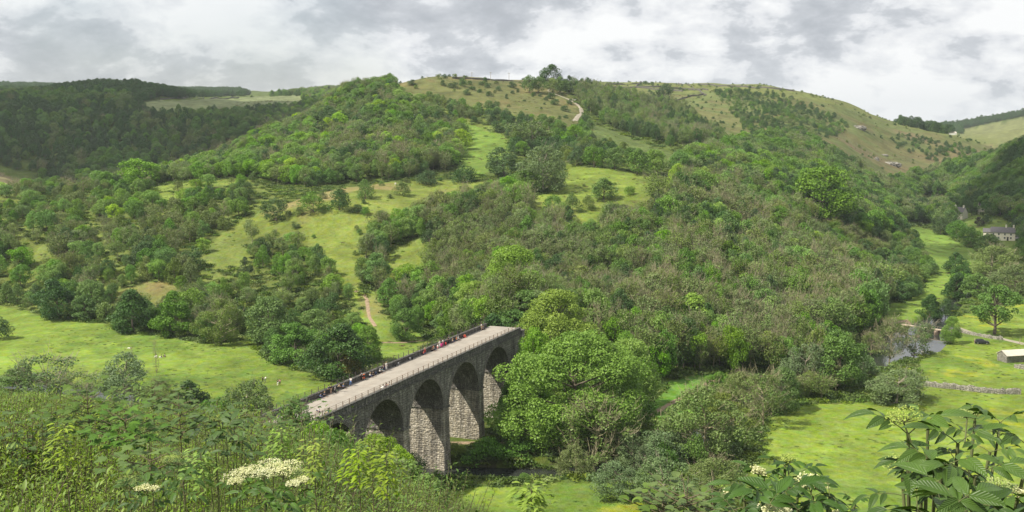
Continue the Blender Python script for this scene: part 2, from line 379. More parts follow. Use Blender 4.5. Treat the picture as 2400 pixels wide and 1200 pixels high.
lw = inpoly(gu, gv, [(-400, 430), (240, 440), (620, 424), (840, 560), (900, 720), (1000, 800), (880, 860), (-400, 800)]) | inpoly(gu, gv, [(920, 200), (1262, 272), (1600, 385), (1330, 385), (1200, 372), (1085, 288), (960, 280)])
gcol[lw] = (.125, .160, .036)                                          # rough grass between the scattered bushes
gcol *= (1 + .5 * vnoise(gx, gy, 9))[:, None]
ju = vnoise(gx, gy, 7) * 14; jv = vnoise(gx + 50, gy, 7) * 8
vis = (EL >= HOR - .004).ravel() & (gy > 100)
for k, P in OPEN.items():
    m = (inpoly(gu + ju, gv + jv, P) | ((k not in ('hill_right', 'meadow_right', 'brown_left', 'far_right')) & inpoly(gu + ju, gv + jv - 4.0 / np.maximum(gy, 50) * FPX, P))) & vis
    c = np.array(OCOL[k]); a = (1 + .30 * vnoise(gx, gy, 30) + .35 * vnoise(gx, gy, 8) + .25 * vnoise(gx, gy, 3))
    gcol[m] = (c[None] * a[:, None])[m]
# dry, straw-coloured and bare patches
dry = np.clip((vnoise(gx, gy + 300, 26) + .6 * vnoise(gx, gy, 9) - .02) * 4, 0, 1)
for k, amt, dc in (('bench', .7, (.235, .185, .085)), ('hilltop', .55, (.18, .145, .06)), ('clearing', .7, (.21, .17, .07)), ('hill_right', .35, (.17, .13, .06)), ('path_glade', .5, (.22, .17, .08)), ('bench_right', .25, (.21, .19, .06)), ('brown_left', .5, (.19, .15, .085))):
    m = inpoly(gu, gv, OPEN[k]) & vis
    a = (dry * amt)[:, None]; gcol[m] = (gcol * (1 - a) + np.array(dc) * a)[m]
# reddish scree and steep brown ground on the far right flank
m = inpoly(gu, gv, [(1900, 300), (2020, 290), (2330, 345), (2370, 365), (2200, 410), (2060, 440), (2000, 390), (1930, 350)]) & vis
a = np.clip(.38 + 1.1 * vnoise(gx, gy, 40), 0, .75)[:, None]; gcol[m] = (gcol * (1 - a) + np.array((.165, .120, .070)) * a)[m]
m = inpoly(gu, gv, [(1960, 245), (2100, 292), (2330, 345), (2345, 330), (2100, 265), (1950, 215), (1700, 190), (1350, 180), (1350, 235), (1700, 212)]) & vis
a = np.clip(.7 + 1.0 * vnoise(gx, gy, 40), 0, .95)[:, None]; gcol[m] = (gcol * (1 - a) + np.array((.135, .155, .045)) * a)[m]
# darker rushy patches in the meadows
m = (inpoly(gu, gv, OPEN['meadow_left']) | inpoly(gu, gv, OPEN['meadow_right'])) & vis
a = (np.clip((vnoise(gx + 900, gy, 20) + .6 * vnoise(gx, gy + 400, 6) - .12) * 3.5, 0, .55))[:, None]; a[~m] = 0; gcol = gcol * (1 - a) + np.array((.085, .150, .026)) * a
# yellow flowers (buttercups) in the valley meadow
fl = (vnoise(gx, gy, 14) + .7 * vnoise(gx, gy, 3) > .42) & inpoly(gu, gv, OPEN['meadow_right']) & vis
a = .28; gcol[fl] = gcol[fl] * (1 - a) + np.array((.36, .32, .015)) * a
# ground under the thicket close to the viewpoint, river bed
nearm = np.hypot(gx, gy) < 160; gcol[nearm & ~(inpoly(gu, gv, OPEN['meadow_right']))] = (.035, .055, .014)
dr = polydist(gx, gy, RIV, RIVW); gcol[(dr < .6) & (gy > 150)] = (.07, .06, .04)
NT_, NR_ = GX.shape
ii = np.arange(NT_)[:, None]; jj = np.arange(NR_ - 1)[None]
i2 = (ii + 1) % NT_
F = np.stack([ii * NR_ + jj, ii * NR_ + jj + 1, i2 * NR_ + jj + 1, i2 * NR_ + jj], -1).reshape(-1, 4)
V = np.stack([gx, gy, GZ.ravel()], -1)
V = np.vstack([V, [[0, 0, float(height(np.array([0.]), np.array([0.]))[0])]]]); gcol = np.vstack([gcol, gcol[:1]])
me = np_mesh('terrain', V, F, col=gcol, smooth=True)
import bmesh
def ground_material():
    m, t, b = new_mat('grassland')
    at = t.new('ShaderNodeAttribute', attribute_name='col'); tc = t.new('ShaderNodeTexCoord'); ob = tc.outputs['Object']
    a = t.noise(ob, .9, 6, .7); bb = t.noise(ob, .12, 5, .6); c = t.noise(ob, 4.0, 4, .7)
    v = t.math('ADD', t.math('MULTIPLY', a, .9), t.math('MULTIPLY', bb, .9)); v = t.math('ADD', v, t.math('MULTIPLY', c, .6))
    fac = t.maprange(v, .80, 1.60, .50, 1.50)
    cm = t.new('ShaderNodeVectorMath', operation='SCALE'); t.link(at.outputs['Color'], cm.inputs[0]); t.link(fac, cm.inputs['Scale'])
    hs = t.new('ShaderNodeHueSaturation'); t.link(cm.outputs[0], hs.inputs['Color'])
    t.link(t.maprange(t.noise(ob, .35, 5, .65), .3, .7, .475, .525), hs.inputs['Hue'])
    t.link(t.maprange(t.noise(ob, .5, 4, .6), .3, .7, .85, 1.12), hs.inputs['Saturation'])
    t.link(hs.outputs[0], b.inputs['Base Color']); b.inputs['Roughness'].default_value = .95; b.inputs['Specular IOR Level'].default_value = .1
    bp = t.new('ShaderNodeBump'); bp.inputs['Strength'].default_value = .7; bp.inputs['Distance'].default_value = .5
    t.link(t.math('ADD', t.noise(ob, 1.3, 6, .7), t.math('MULTIPLY', t.noise(ob, .4, 3, .6), 1.5)), bp.inputs['Height']); t.link(bp.outputs[0], b.inputs['Normal'])
    return m
MG = ground_material()
ter = link_mesh('terrain', me, None, [MG]); tag(ter, kind='structure')
# close the small hole round the origin
bm = bmesh.new(); bm.from_mesh(me); bm.verts.ensure_lookup_table()
c0 = bm.verts[len(V) - 1]
for i in range(NT_): bm.faces.new((c0, bm.verts[i * NR_], bm.verts[((i + 1) % NT_) * NR_]))
bmesh.ops.recalc_face_normals(bm, faces=bm.faces[:]); bm.to_mesh(me); bm.free()

# river water
def river():
    P = []; 
    for i in range(len(RIV) - 1):
        for k in range(6):
            f = k / 6; P.append((*(RIV[i] * (1 - f) + RIV[i + 1] * f), RIVW[i] * (1 - f) + RIVW[i + 1] * f + 2.4))
    P = np.array(P); d = np.gradient(P[:, :2], axis=0); d /= np.linalg.norm(d, axis=1)[:, None]; n = np.stack([-d[:, 1], d[:, 0]], -1)
    L = P[:, :2] + n * P[:, 2:3]; Rr = P[:, :2] - n * P[:, 2:3]; k = len(P)
    V = np.vstack([np.c_[L, np.full(k, WATER)], np.c_[Rr, np.full(k, WATER)]]); F = [(i, i + 1, k + i + 1, k + i) for i in range(k - 1)]
    m, t, b = new_mat('river_water'); b.inputs['Base Color'].default_value = (.030, .034, .030, 1); b.inputs['Roughness'].default_value = .03
    b.inputs['IOR'].default_value = 1.33; b.inputs['Specular IOR Level'].default_value = .8
    tc = t.new('ShaderNodeTexCoord'); bp = t.new('ShaderNodeBump'); bp.inputs['Strength'].default_value = .06; bp.inputs['Distance'].default_value = .1
    t.link(t.noise(tc.outputs['Object'], 1.6, 4, .6), bp.inputs['Height']); t.link(bp.outputs[0], b.inputs['Normal'])
    o = link_mesh('river_water', np_mesh('river_water', V, np.array(F)[:, ::-1]), None, [m]); tag(o, kind='structure')
river()
def ribbon(name, uv, wid, mat, lift=.08, pts=None, label=None):
    """a path laid on the terrain: centre line given as picture points looked up on the ground"""
    C = np.array([hit(u, v)[:2] for u, v in uv]) if pts is None else np.array(pts, float)
    Q = []
    for i in range(len(C) - 1):
        n = max(2, int(np.hypot(*(C[i + 1] - C[i])) / 1.5))
        for k in range(n): Q.append(C[i] + (C[i + 1] - C[i]) * k / n)
    Q.append(C[-1]); Q = np.array(Q)
    for _ in range(4): Q[1:-1] = (Q[:-2] + 2 * Q[1:-1] + Q[2:]) / 4
    d = np.gradient(Q, axis=0); d /= np.linalg.norm(d, axis=1)[:, None] + 1e-9; n = np.stack([-d[:, 1], d[:, 0]], -1)
    w = wid * (1 + .5 * vnoise(Q[:, 0], Q[:, 1], 4)); rows = []
    for f in (-.5, -.17, .17, .5):
        p = Q + n * (w * f)[:, None]; rows.append(np.c_[p, height(p[:, 0], p[:, 1]) + lift * (1 if abs(f) < .4 else .3)])
    k = len(Q); V = np.vstack(rows); F = [(r * k + i, r * k + i + 1, (r + 1) * k + i + 1, (r + 1) * k + i) for r in range(3) for i in range(k - 1)]
    o = link_mesh(name, np_mesh(name, V, np.array(F)[:, ::-1], smooth=True), None, [mat]); tag(o, kind='structure'); return o
M_dirt = plain('dirt_path', (.27, .20, .13), .95, nz=.3, nscale=1.2)
M_lime = plain('limestone_track', (.30, .275, .21), .95, nz=.25, nscale=.8)
M_track = plain('stony_track', (.30, .27, .21), .95, nz=.25, nscale=.5)
M_tarm = plain('lane_surface', (.17, .165, .16), .9, nz=.15, nscale=1)
ribbon('dirt_path', [(832, 682), (852, 686), (860, 700), (862, 722), (866, 745), (880, 765)], 1.3, M_dirt)
ribbon('dirt_path', [(895, 803), (935, 805), (975, 800), (1020, 790)], .9, M_dirt)
ribbon('riverside_path', [(1690, 878), (1640, 912), (1600, 930), (1555, 955), (1510, 985), (1470, 1005)], 1.5, M_dirt)
ribbon('riverside_path', None, 2.0, M_dirt, pts=[(-30, 234.5), (-12, 235), (2, 236), (12, 236), (22, 238), (34, 246)])
ribbon('hill_track', [(1284, 214), (1300, 221), (1322, 229), (1342, 238), (1354, 246), (1362, 255), (1363, 268), (1355, 274), (1340, 284)], 2.6, M_track, .2)
ribbon('meadow_track', [(2000, 778), (2050, 766), (2095, 757), (2130, 757)], 2.2, M_dirt)
ribbon('farm_track', [(2230, 778), (2280, 782), (2330, 790), (2400, 806), (2480, 830)], 2.6, M_lime)
ribbon('valley_road', [(2368, 548), (2385, 556), (2402, 566), (2430, 575)], 5, M_tarm)

# ================================================================== VIADUCT
BX, BY, BAZ = -23.15, 198.7, .388
BM = Matrix.Translation((BX, BY, 0)) @ Matrix.Rotation(math.pi / 2 - BAZ, 4, 'Z')     # local +X runs along the deck away from us, +Y to its far (left) side
PW = 17.34; HS = PW / 2 - 1.25; SPR = -57.25; CRN = SPR + HS; PT = -47.45; DECK = -48.35; WD = 8.9; BASE = -70.5
def bpt(s, o, z): return BM @ Vector((s, o, z))
def stone_mat(name, c_lo, c_hi, mortar, bw=.75, bh=.33, stain=.6, warm=(.36, .29, .16)):
    m, t, b = new_mat(name); tc = t.new('ShaderNodeTexCoord'); ob = tc.outputs['Object']
    ge = t.new('ShaderNodeNewGeometry'); sp = t.new('ShaderNodeSeparateXYZ'); t.link(ob, sp.inputs[0])
    # face-aligned coordinates: run along whichever horizontal axis the wall has, courses by height
    sx = t.math('ADD', sp.outputs[0], sp.outputs[1])
    wob = t.math('MULTIPLY', t.math('SUBTRACT', t.noise(ob, 1.1, 4, .7), .5), .9)
    cm = t.new('ShaderNodeCombineXYZ'); t.link(sx, cm.inputs[0]); t.link(t.math('ADD', sp.outputs[2], wob), cm.inputs[1])
    br = t.new('ShaderNodeTexBrick'); t.link(cm.outputs[0], br.inputs['Vector'])
    br.inputs['Color1'].default_value = (*c_lo, 1); br.inputs['Color2'].default_value = (*c_hi, 1); br.inputs['Mortar'].default_value = (*mortar, 1)
    br.inputs['Scale'].default_value = 1; br.inputs['Brick Width'].default_value = bw; br.inputs['Row Height'].default_value = bh
    br.inputs['Mortar Size'].default_value = .035; br.inputs['Bias'].default_value = -.15; br.offset = .43
    f1 = t.noise(ob, 1.5, 6, .7); c = t.mix(t.ramp(f1, [(.42, 0), (.62, 1)]), br.outputs[0], warm)
    c = t.mix(.45, br.outputs[0], c)
    # vertical soot and lime streaks
    mp = t.new('ShaderNodeMapping'); t.link(ob, mp.inputs[0]); mp.inputs['Scale'].default_value = (1.0, 1.0, .13)
    f2 = t.noise(mp.outputs[0], .8, 6, .65); dk = t.ramp(f2, [(.40, 0), (.60, stain)])
    c = t.mix(dk, c, (.028, .027, .026))
    f3 = t.noise(mp.outputs[0], 2.3, 5, .7); c = t.mix(t.ramp(f3, [(.56, 0), (.68, .65)]), c, (.48, .46, .39))
    t.link(c, b.inputs['Base Color']); b.inputs['Roughness'].default_value = .92; b.inputs['Specular IOR Level'].default_value = .2
    bp = t.new('ShaderNodeBump'); bp.inputs['Strength'].default_value = 1.0; bp.inputs['Distance'].default_value = .28
    vo = t.new('ShaderNodeTexVoronoi'); t.link(ob, vo.inputs['Vector']); vo.inputs['Scale'].default_value = 2.1
    hgt = t.math('ADD', t.math('MULTIPLY', br.outputs['Fac'], -.8), t.math('ADD', t.noise(ob, 3.2, 5, .7), t.math('MULTIPLY', vo.outputs['Distance'], .8)))
    t.link(hgt, bp.inputs['Height']); t.link(bp.outputs[0], b.inputs['Normal']); return m
M_span = stone_mat('spandrel_stone', (.20, .196, .18), (.38, .37, .34), (.045, .045, .042), 1.25, .5, .62, (.30, .28, .21))
M_pier = stone_mat('pier_stone', (.40, .37, .31), (.64, .59, .50), (.07, .065, .055), 1.15, .46, .62, (.46, .39, .25))
M_ring = stone_mat('arch_ring_brick', (.22, .21, .19), (.36, .34, .30), (.05, .05, .05), .5, .3, .4, (.17, .15, .12))
M_para = stone_mat('parapet_stone', (.095, .095, .09), (.16, .155, .145), (.05, .05, .05), 1.4, .5, .35, (.16, .15, .12))
M_iron = plain('railing_iron', (.10, .085, .075), .7, nz=.2); M_rust = plain('railing_rust', (.19, .13, .09), .8, nz=.2)
S0, S1 = -52.0, 3 * PW + HS + 1.25 + 5.6
via = thing('stone_viaduct', 'long stone railway viaduct of round arches carrying a walkers path across the dale', 'viaduct')
via.matrix_world = BM
VI = []; PT0 = PT
def vpart(name, mb, mat, smooth=False, parent=None):
    o = mb.obj(name, mat, parent or via, smooth); VI.append(o); return o
XC = [k * PW for k in (-2, -1, 0, 1, 2, 3)]
NS = 22
def spandrel(mb, y, flip):
    """one face sheet with the arch openings left out"""
    zt = PT - .95
    xs = [S0]
    top = []; V = []; F = []
    def q(a, b, c, d): F.append((a, b, c, d) if not flip else (d, c, b, a))
    def v(x, z): V.append((x, y, z)); return len(V) - 1
    prev = S0
    for c in XC:
        # solid strip between the previous opening and this one, above springing
        a = v(prev, SPR); b = v(c - HS, SPR); d = v(c - HS, zt); e = v(prev, zt); q(a, b, d, e)
        for i in range(NS):
            t0 = math.pi - math.pi * i / NS; t1 = math.pi - math.pi * (i + 1) / NS
            x0, z0 = c + HS * math.cos(t0), SPR + HS * math.sin(t0); x1, z1 = c + HS * math.cos(t1), SPR + HS * math.sin(t1)
            q(v(x0, z0), v(x1, z1), v(x1, zt), v(x0, zt))
        prev = c + HS
    q(v(prev, SPR), v(S1, SPR), v(S1, zt), v(prev, zt))
    mb.add(V, F)
sp_ = MB(); spandrel(sp_, 0, False); spandrel(sp_, WD, True)
sp_.box(XC[-1] + HS + .001, S1, .0, WD, BASE, SPR)
sp_.add([(S1, 0, SPR), (S1, WD, SPR), (S1, WD, PT - .95), (S1, 0, PT - .95)], [(0, 1, 2, 3)])
vpart('spandrel_wall', sp_, M_span)
# barrel vaults
for c in XC:
    mb = MB(); V = []; n = 26
    for i in range(n + 1):
        a = math.pi * i / n
        for y in (0.0, WD): V.append((c + HS * math.cos(a), y, SPR + HS * math.sin(a)))
    mb.add(V, [(2 * i, 2 * i + 1, 2 * i + 3, 2 * i + 2) for i in range(n)]); vpart('arch_vault', mb, M_ring if c else M_ring)
# projecting arch rings, both faces
for c in XC:
    mb = MB(); n = 30
    for y0, y1 in ((-.10, .0), (WD, WD + .10)):
        V = []
        for i in range(n + 1):
            a = math.pi * i / n
            for r, y in ((HS - .01, y0), (HS + .85, y0), (HS + .85, y1), (HS - .01, y1)):
                V.append((c + r * math.cos(a), y, SPR + r * math.sin(a)))
        mb.add(V, [(4 * i + j, 4 * i + (j + 1) % 4, 4 * (i + 1) + (j + 1) % 4, 4 * (i + 1) + j) for i in range(n) for j in range(4)])
    vpart('arch_ring', mb, M_ring)
# piers, slightly battered, with the impost band
for c in [XC[0] - PW] + XC:
    x0, x1 = c + HS, c + HS + 2.5
    if c == XC[-1]: x1 = x0 + .02
    mb = MB(); b = .35
    V = [(x0 - b, -b, BASE), (x1 + b, -b, BASE), (x1 + b, WD + b, BASE), (x0 - b, WD + b, BASE), (x0, 0, SPR), (x1, 0, SPR), (x1, WD, SPR), (x0, WD, SPR)]
    nz = 5
    mb.add(V, [(0, 1, 5, 4), (1, 2, 6, 5), (2, 3, 7, 6), (3, 0, 4, 7)])
    p = vpart('pier', mb, M_pier)
    im = MB(); im.box(x0 - .22, x1 + .22 if c != XC[-1] else x1 + 1, -.22, WD + .22, SPR - .22, SPR + .16)
    vpart('impost_band', im, M_ring, parent=p)
# wing pilaster at the far end
mb = MB(); mb.box(S1 - .1, S1 + 1.6, -.45, .9, BASE, PT - 1.3); mb.box(S1 - .25, S1 + 1.75, -.6, 1.05, PT - 1.3, PT - 1.05); vpart('end_pilaster', mb, M_span)
# parapets: corbel course, wall, coping
for name, ya, yb, sgn in (('near', -.12, .42, -1), ('far', WD - .42, WD + .12, 1)):
    PT = PT0 - (.34 if sgn < 0 else 0)
    mb = MB(); mb.box(S0, S1, ya, yb, PT - 1.25, PT - .12)
    p = vpart('parapet', mb, M_para)
    cp = MB(); x = S0
    while x < S1:
        cp.box(x, min(x + 1.48, S1), ya - .10, yb + .06, PT - .118, PT + .03 + .012 * ((int(x * 7)) % 3)); x += 1.5
    vpart('coping', cp, M_para, parent=p)
    st = MB(); y0, y1 = (ya - .2, ya - .001) if sgn < 0 else (yb + .001, yb + .2)
    st.box(S0, S1, y0, y1, PT - 1.55, PT - 1.22); vpart('string_course', st, M_para, parent=p)
PT = PT0
# deck
dk = MB(); n = 120
V = []; Fq = []
for i in range(n + 1):
    s = S0 - 6 + (S1 + 8 - S0) * i / n
    for y in (.44, 2.6, 4.45, 6.3, WD - .44): V.append((s, y, DECK + .04 * math.sin(y / WD * math.pi) + .01 * math.sin(s)))
Fq = [(i * 5 + j, i * 5 + j + 1, (i + 1) * 5 + j + 1, (i + 1) * 5 + j) for i in range(n) for j in range(4)]
dk.add(V, [f[::-1] for f in Fq])
def deck_mat():
    m, t, b = new_mat('deck_gravel'); tc = t.new('ShaderNodeTexCoord'); ob = tc.outputs['Object']
    f = t.noise(ob, .35, 6, .65); c = t.ramp(f, [(.3, (.23, .21, .18)), (.55, (.31, .285, .245)), (.75, (.38, .35, .30))])
    mp = t.new('ShaderNodeMapping'); t.link(ob, mp.inputs[0]); mp.inputs['Scale'].default_value = (.15, 1, 1)
    c = t.mix(t.ramp(t.noise(mp.outputs[0], 1.6, 5, .6), [(.5, 0), (.7, .35)]), c, (.26, .20, .15))
    c = t.mix(t.math('MULTIPLY', t.noise(ob, 14, 3, .7), .3), c, (.24, .2, .16))
    t.link(c, b.inputs['Base Color']); b.inputs['Roughness'].default_value = .93; return m
o = vpart('deck', dk, deck_mat())
# puddle-like pale patches near the far end
# railings: far one stands on the parapet, near one too; every post its own part
def railing(y, name, mat):
    rt = thing(name, 'thin iron post and rail fence along the %s parapet of the viaduct' % ('near' if y < 4 else 'far'), 'railing')
    rt.matrix_world = BM @ Matrix.Translation((0, y, PT + .03 - (.34 if y < 4 else 0)))
    h = 1.0 if y < 4 else .95
    x = S0 + 8; xs = []
    while x < S1 - .3: xs.append(x); x += 2.15
    post = None
    for x in xs:
        if post is None:
            mb = MB(); mb.box(-.05, .05, -.045, .045, -.1, h); post = mb.obj('post', mat, rt); post.location.x = x
        else:
            c = post.copy(); COL.objects.link(c); c.parent = rt; c.location.x = x
    for z in (.32, .62, .93):
        mb = MB(); mb.tube([(xs[0], 0, z), (xs[-1], 0, z)], .022, 5); mb.obj('rail', mat, rt)
    return rt
railing(.05, 'railing', M_rust); railing(WD - .05, 'railing', M_iron)

# ================================================================== TREES
BK = bark_mat('bark', (.115, .095, .07)); BKP = bark_mat('pale_bark', (.24, .215, .155)); TWIG = bark_mat('dead_twigs', (.25, .225, .135), .3)
LEAF = {
 'bright': leaf_mat('leaves_bright', (.090, 0.200, 0.013), (.215, 0.380, 0.034), .22),
 'yellow': leaf_mat('leaves_yellow_green', (.150, .280, .016), (.330, .500, .044), .24),
 'mid': leaf_mat('leaves_mid', (.067, 0.150, 0.019), (.163, 0.290, 0.044), .20),
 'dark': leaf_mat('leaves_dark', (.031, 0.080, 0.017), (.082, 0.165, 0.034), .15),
 'olive': leaf_mat('leaves_olive', (.095, 0.145, 0.025), (.185, 0.250, 0.057), .18),
 'russet': leaf_mat('leaves_russet', (.129, 0.120, 0.028), (.215, 0.220, 0.057), .2),
 'grey': leaf_mat('leaves_grey_green', (.090, 0.150, 0.048), (.185, 0.275, 0.100), .18),
 'purple': leaf_mat('leaves_purple', (.026, 0.018, 0.019), (.060, 0.040, 0.043), .1),
 'syc': leaf_mat('leaves_sycamore', (.129, 0.250, 0.015), (.284, 0.460, 0.038), .26),
 'ashy': leaf_mat('leaves_ash', (.100, .160, .036), (.215, .300, .075), .2),
}
def unit(v): return v / (np.linalg.norm(v, axis=-1, keepdims=True) + 1e-9)
def leaf_quads(C, Nn, size, rng, long=1.5, fold=.0):
    """diamond leaf clusters at C facing Nn"""
    n = len(C); a = unit(np.cross(Nn, rng.normal(size=(n, 3)))); b = np.cross(Nn, a)
    s = size * rng.uniform(.6, 1.35, (n, 1)); a = a * s * long * .5; b = b * s * .5
    lift = Nn * s * .12
    V = np.stack([C - a, C + b + lift, C + a, C - b + lift], 1).reshape(-1, 3)
    return V, np.arange(4 * n).reshape(n, 4)
def envelope(shape, t):
    t = np.clip(t, 0, 1)
    if shape == 'cone': return np.interp(t, [0, .12, .3, .6, .85, 1], [.45, .85, 1, .68, .36, .05])
    if shape == 'dome': return np.interp(t, [0, .15, .4, .65, .85, 1], [.55, .88, 1, .9, .62, .15])
    if shape == 'tall': return np.interp(t, [0, .2, .5, .75, .9, 1], [.35, .75, .95, 1, .72, .2])
    if shape == 'bush': return np.interp(t, [0, .2, .5, .8, 1], [.85, 1, .95, .65, .2])
    return np.ones_like(t)
def make_tree(seed, shape='dome', base=.18, wid=.42, nclump=38, nleaf=2600, lsz=.036, crad=.13, twigs=0, upright=.4, nlimb=9, trunk_r=.022, openness=0., leaf_top=False, lean=.03):
    """unit-height tree: returns (crown V,F,col), (wood V,F)"""
    rng = np.random.RandomState(seed)
    t = rng.uniform(.02, 1, nclump) ** (.9); t[0] = .97
    th = np.arange(nclump) * 2.399 + rng.normal(size=nclump) * .5
    rad = envelope(shape, t) * wid * rng.uniform(.45, 1.0, nclump) ** .6
    lob = 1 + .22 * np.sin(th * 2 + seed) + .15 * np.sin(th * 3 + seed * 2)
    rad *= lob
    z = base + t * (1 - base - crad * .45)
    C = np.stack([np.cos(th) * rad, np.sin(th) * rad, z], -1)
    C[:, :2] += (rng.normal(size=2) * lean)[None] * t[:, None] * 2
    cr = crad * rng.uniform(.6, 1.3, nclump) * (.75 + .4 * envelope(shape, t))
    w = cr ** 2; k = rng.choice(nclump, nleaf, p=w / w.sum())
    d = unit(rng.normal(size=(nleaf, 3)) + (0, 0, .35)); rr = rng.uniform(.55, 1.08, (nleaf, 1)) ** .6
    pos = C[k] + d * rr * cr[k][:, None] * (1, 1, .72)
    Nn = unit(d * .55 + rng.normal(size=d.shape) * .5 + (0, 0, .45))
    V, F = leaf_quads(pos, Nn, lsz, rng)
    tone = np.clip(.5 + rng.normal(size=nleaf) * .13 + (rng.uniform(-.2, .2, nclump))[k], 0, 1)
    col = np.repeat(np.stack([tone, tone, tone], -1), 4, 0)
    mb = MB(); ctr = C[:, :2].mean(0)
    top = .62 if shape != 'bush' else .4
    sway = rng.normal(size=2) * .012
    tp = [(0, 0, -.06), (sway[0], sway[1], base * .6), (ctr[0] * .5, ctr[1] * .5, base + .12), (ctr[0] * .8, ctr[1] * .8, top)]
    mb.tube(tp, [trunk_r * 1.5, trunk_r, trunk_r * .8, trunk_r * .35], 7)
    tpv = np.array(tp)
    for i in rng.permutation(nclump)[:nlimb]:
        h0 = min(max(C[i, 2] - rng.uniform(.12, .28), base * .7), top); x0 = np.interp(h0, tpv[:, 2], tpv[:, 0]); y0 = np.interp(h0, tpv[:, 2], tpv[:, 1])
        m = ((x0 + C[i, 0]) / 2, (y0 + C[i, 1]) / 2, (h0 + C[i, 2]) / 2 - .02)
        r = trunk_r * rng.uniform(.35, .55); mb.tube([(x0, y0, h0), m, tuple(C[i])], [r, r * .7, r * .25], 5, False)
    for i in range(twigs):
        c = C[rng.randint(nclump)]; s = c + rng.normal(size=3) * crad * .5
        L = rng.uniform(.10, .24); dd = unit(np.array([c[0] * 1.2, c[1] * 1.2, upright]) + rng.normal(size=3) * .22); r = rng.uniform(.0018, .0034)
        mb.tube([s, s + dd * L * .5 + rng.normal(size=3) * .008, s + dd * L + (0, 0, L * .2)], [r, r * .8, r * .4], 3, False)
        for q in range(2):
            s2 = s + dd * L * rng.uniform(.3, .7); d2 = unit(dd + rng.normal(size=3) * .45 + (0, 0, .25)); mb.tube([s2, s2 + d2 * L * .45], [r * .7, r * .3], 3, False)
    return (V, F, col), mb
PROTO = {}
pcol = bpy.data.collections.new('tree_forms')            # source forms for the woodland masses; not linked into the scene
def proto(key, mat, wood=None, **kw):
    (V, F, col), mb = make_tree(**kw); wood = wood or BK
    cme = np_mesh('crown_' + key, V, F, col=col); cme.materials.append(mat)
    wme = mb.mesh('wood_' + key); wme.materials.append(wood)
    # joined form for mass planting
    WV = np.array([tuple(v) for v in mb.V]); fs = mb.F
    q = [f for f in fs if len(f) == 4]; q = np.array(q)
    JV = np.vstack([V, WV]); JF = np.vstack([F, q + len(V)])
    jc = np.vstack([col, np.full((len(WV), 3), .5)])
    jme = np_mesh('form_' + key, JV, JF, col=jc, mat_idx=np.r_[np.zeros(len(F)), np.ones(len(q))]); jme.materials.append(mat); jme.materials.append(wood)
    jo = bpy.data.objects.new('a%03d_%s' % (len(PROTO), key), jme); pcol.objects.link(jo)
    PROTO[key] = (cme, wme, len(PROTO))
K = dict
for i in range(3):
    proto('broad_bright%d' % i, LEAF['bright'], seed=10 + i, shape=['dome', 'tall', 'dome'][i], nclump=44, nleaf=4800, lsz=.027, wid=.40)
    proto('broad_mid%d' % i, LEAF['mid'], seed=20 + i, shape=['dome', 'dome', 'cone'][i], nclump=44, nleaf=4800, lsz=.027, wid=.42, base=.12)
    proto('broad_dark%d' % i, LEAF['dark'], seed=30 + i, shape=['dome', 'cone', 'dome'][i], nclump=46, nleaf=5000, lsz=.027, wid=.45, base=.07)
    proto('ash%d' % i, LEAF['ashy'], BKP, seed=40 + i, shape='tall', nclump=36, nleaf=2500, lsz=.027, wid=.33, twigs=70, base=.28, nlimb=14, trunk_r=.014)
    proto('ash_olive%d' % i, LEAF['olive'], TWIG, seed=50 + i, shape='tall', nclump=34, nleaf=2000, lsz=.026, wid=.33, twigs=110, base=.25, nlimb=16, trunk_r=.014)
    proto('bare%d' % i, LEAF['olive'], TWIG, seed=60 + i, shape='tall', nclump=34, nleaf=420, lsz=.030, wid=.30, twigs=190, base=.25, nlimb=22, upright=.7, trunk_r=.015)
    proto('bush_dark%d' % i, LEAF['dark'], seed=70 + i, shape='bush', nclump=30, nleaf=2800, lsz=.042, crad=.24, wid=.55, base=.02, trunk_r=.03)
    proto('bush_olive%d' % i, LEAF['olive'], seed=80 + i, shape='bush', nclump=30, nleaf=2800, lsz=.042, crad=.24, wid=.58, base=.02, trunk_r=.03, twigs=25)
    proto('bush_mid%d' % i, LEAF['mid'], seed=90 + i, shape='bush', nclump=28, nleaf=2800, lsz=.042, crad=.24, wid=.55, base=.02, trunk_r=.03)
proto('broad_yellow0', LEAF['yellow'], seed=101, shape='dome', nclump=44, nleaf=4800, lsz=.027, wid=.42)
proto('bush_russet0', LEAF['russet'], seed=103, shape='bush', nclump=28, nleaf=2800, lsz=.042, crad=.22, wid=.55, base=.02)
proto('grey0', LEAF['grey'], BKP, seed=105, shape='dome', nclump=46, nleaf=3600, lsz=.032, wid=.48, base=.06, twigs=30)
proto('purple0', LEAF['purple'], seed=107, shape='dome', nclump=36, nleaf=2400, lsz=.036, wid=.42, base=.1)
proto('round0', LEAF['dark'], seed=109, shape='dome', nclump=60, nleaf=6000, lsz=.026, wid=.42, crad=.14, base=.10)
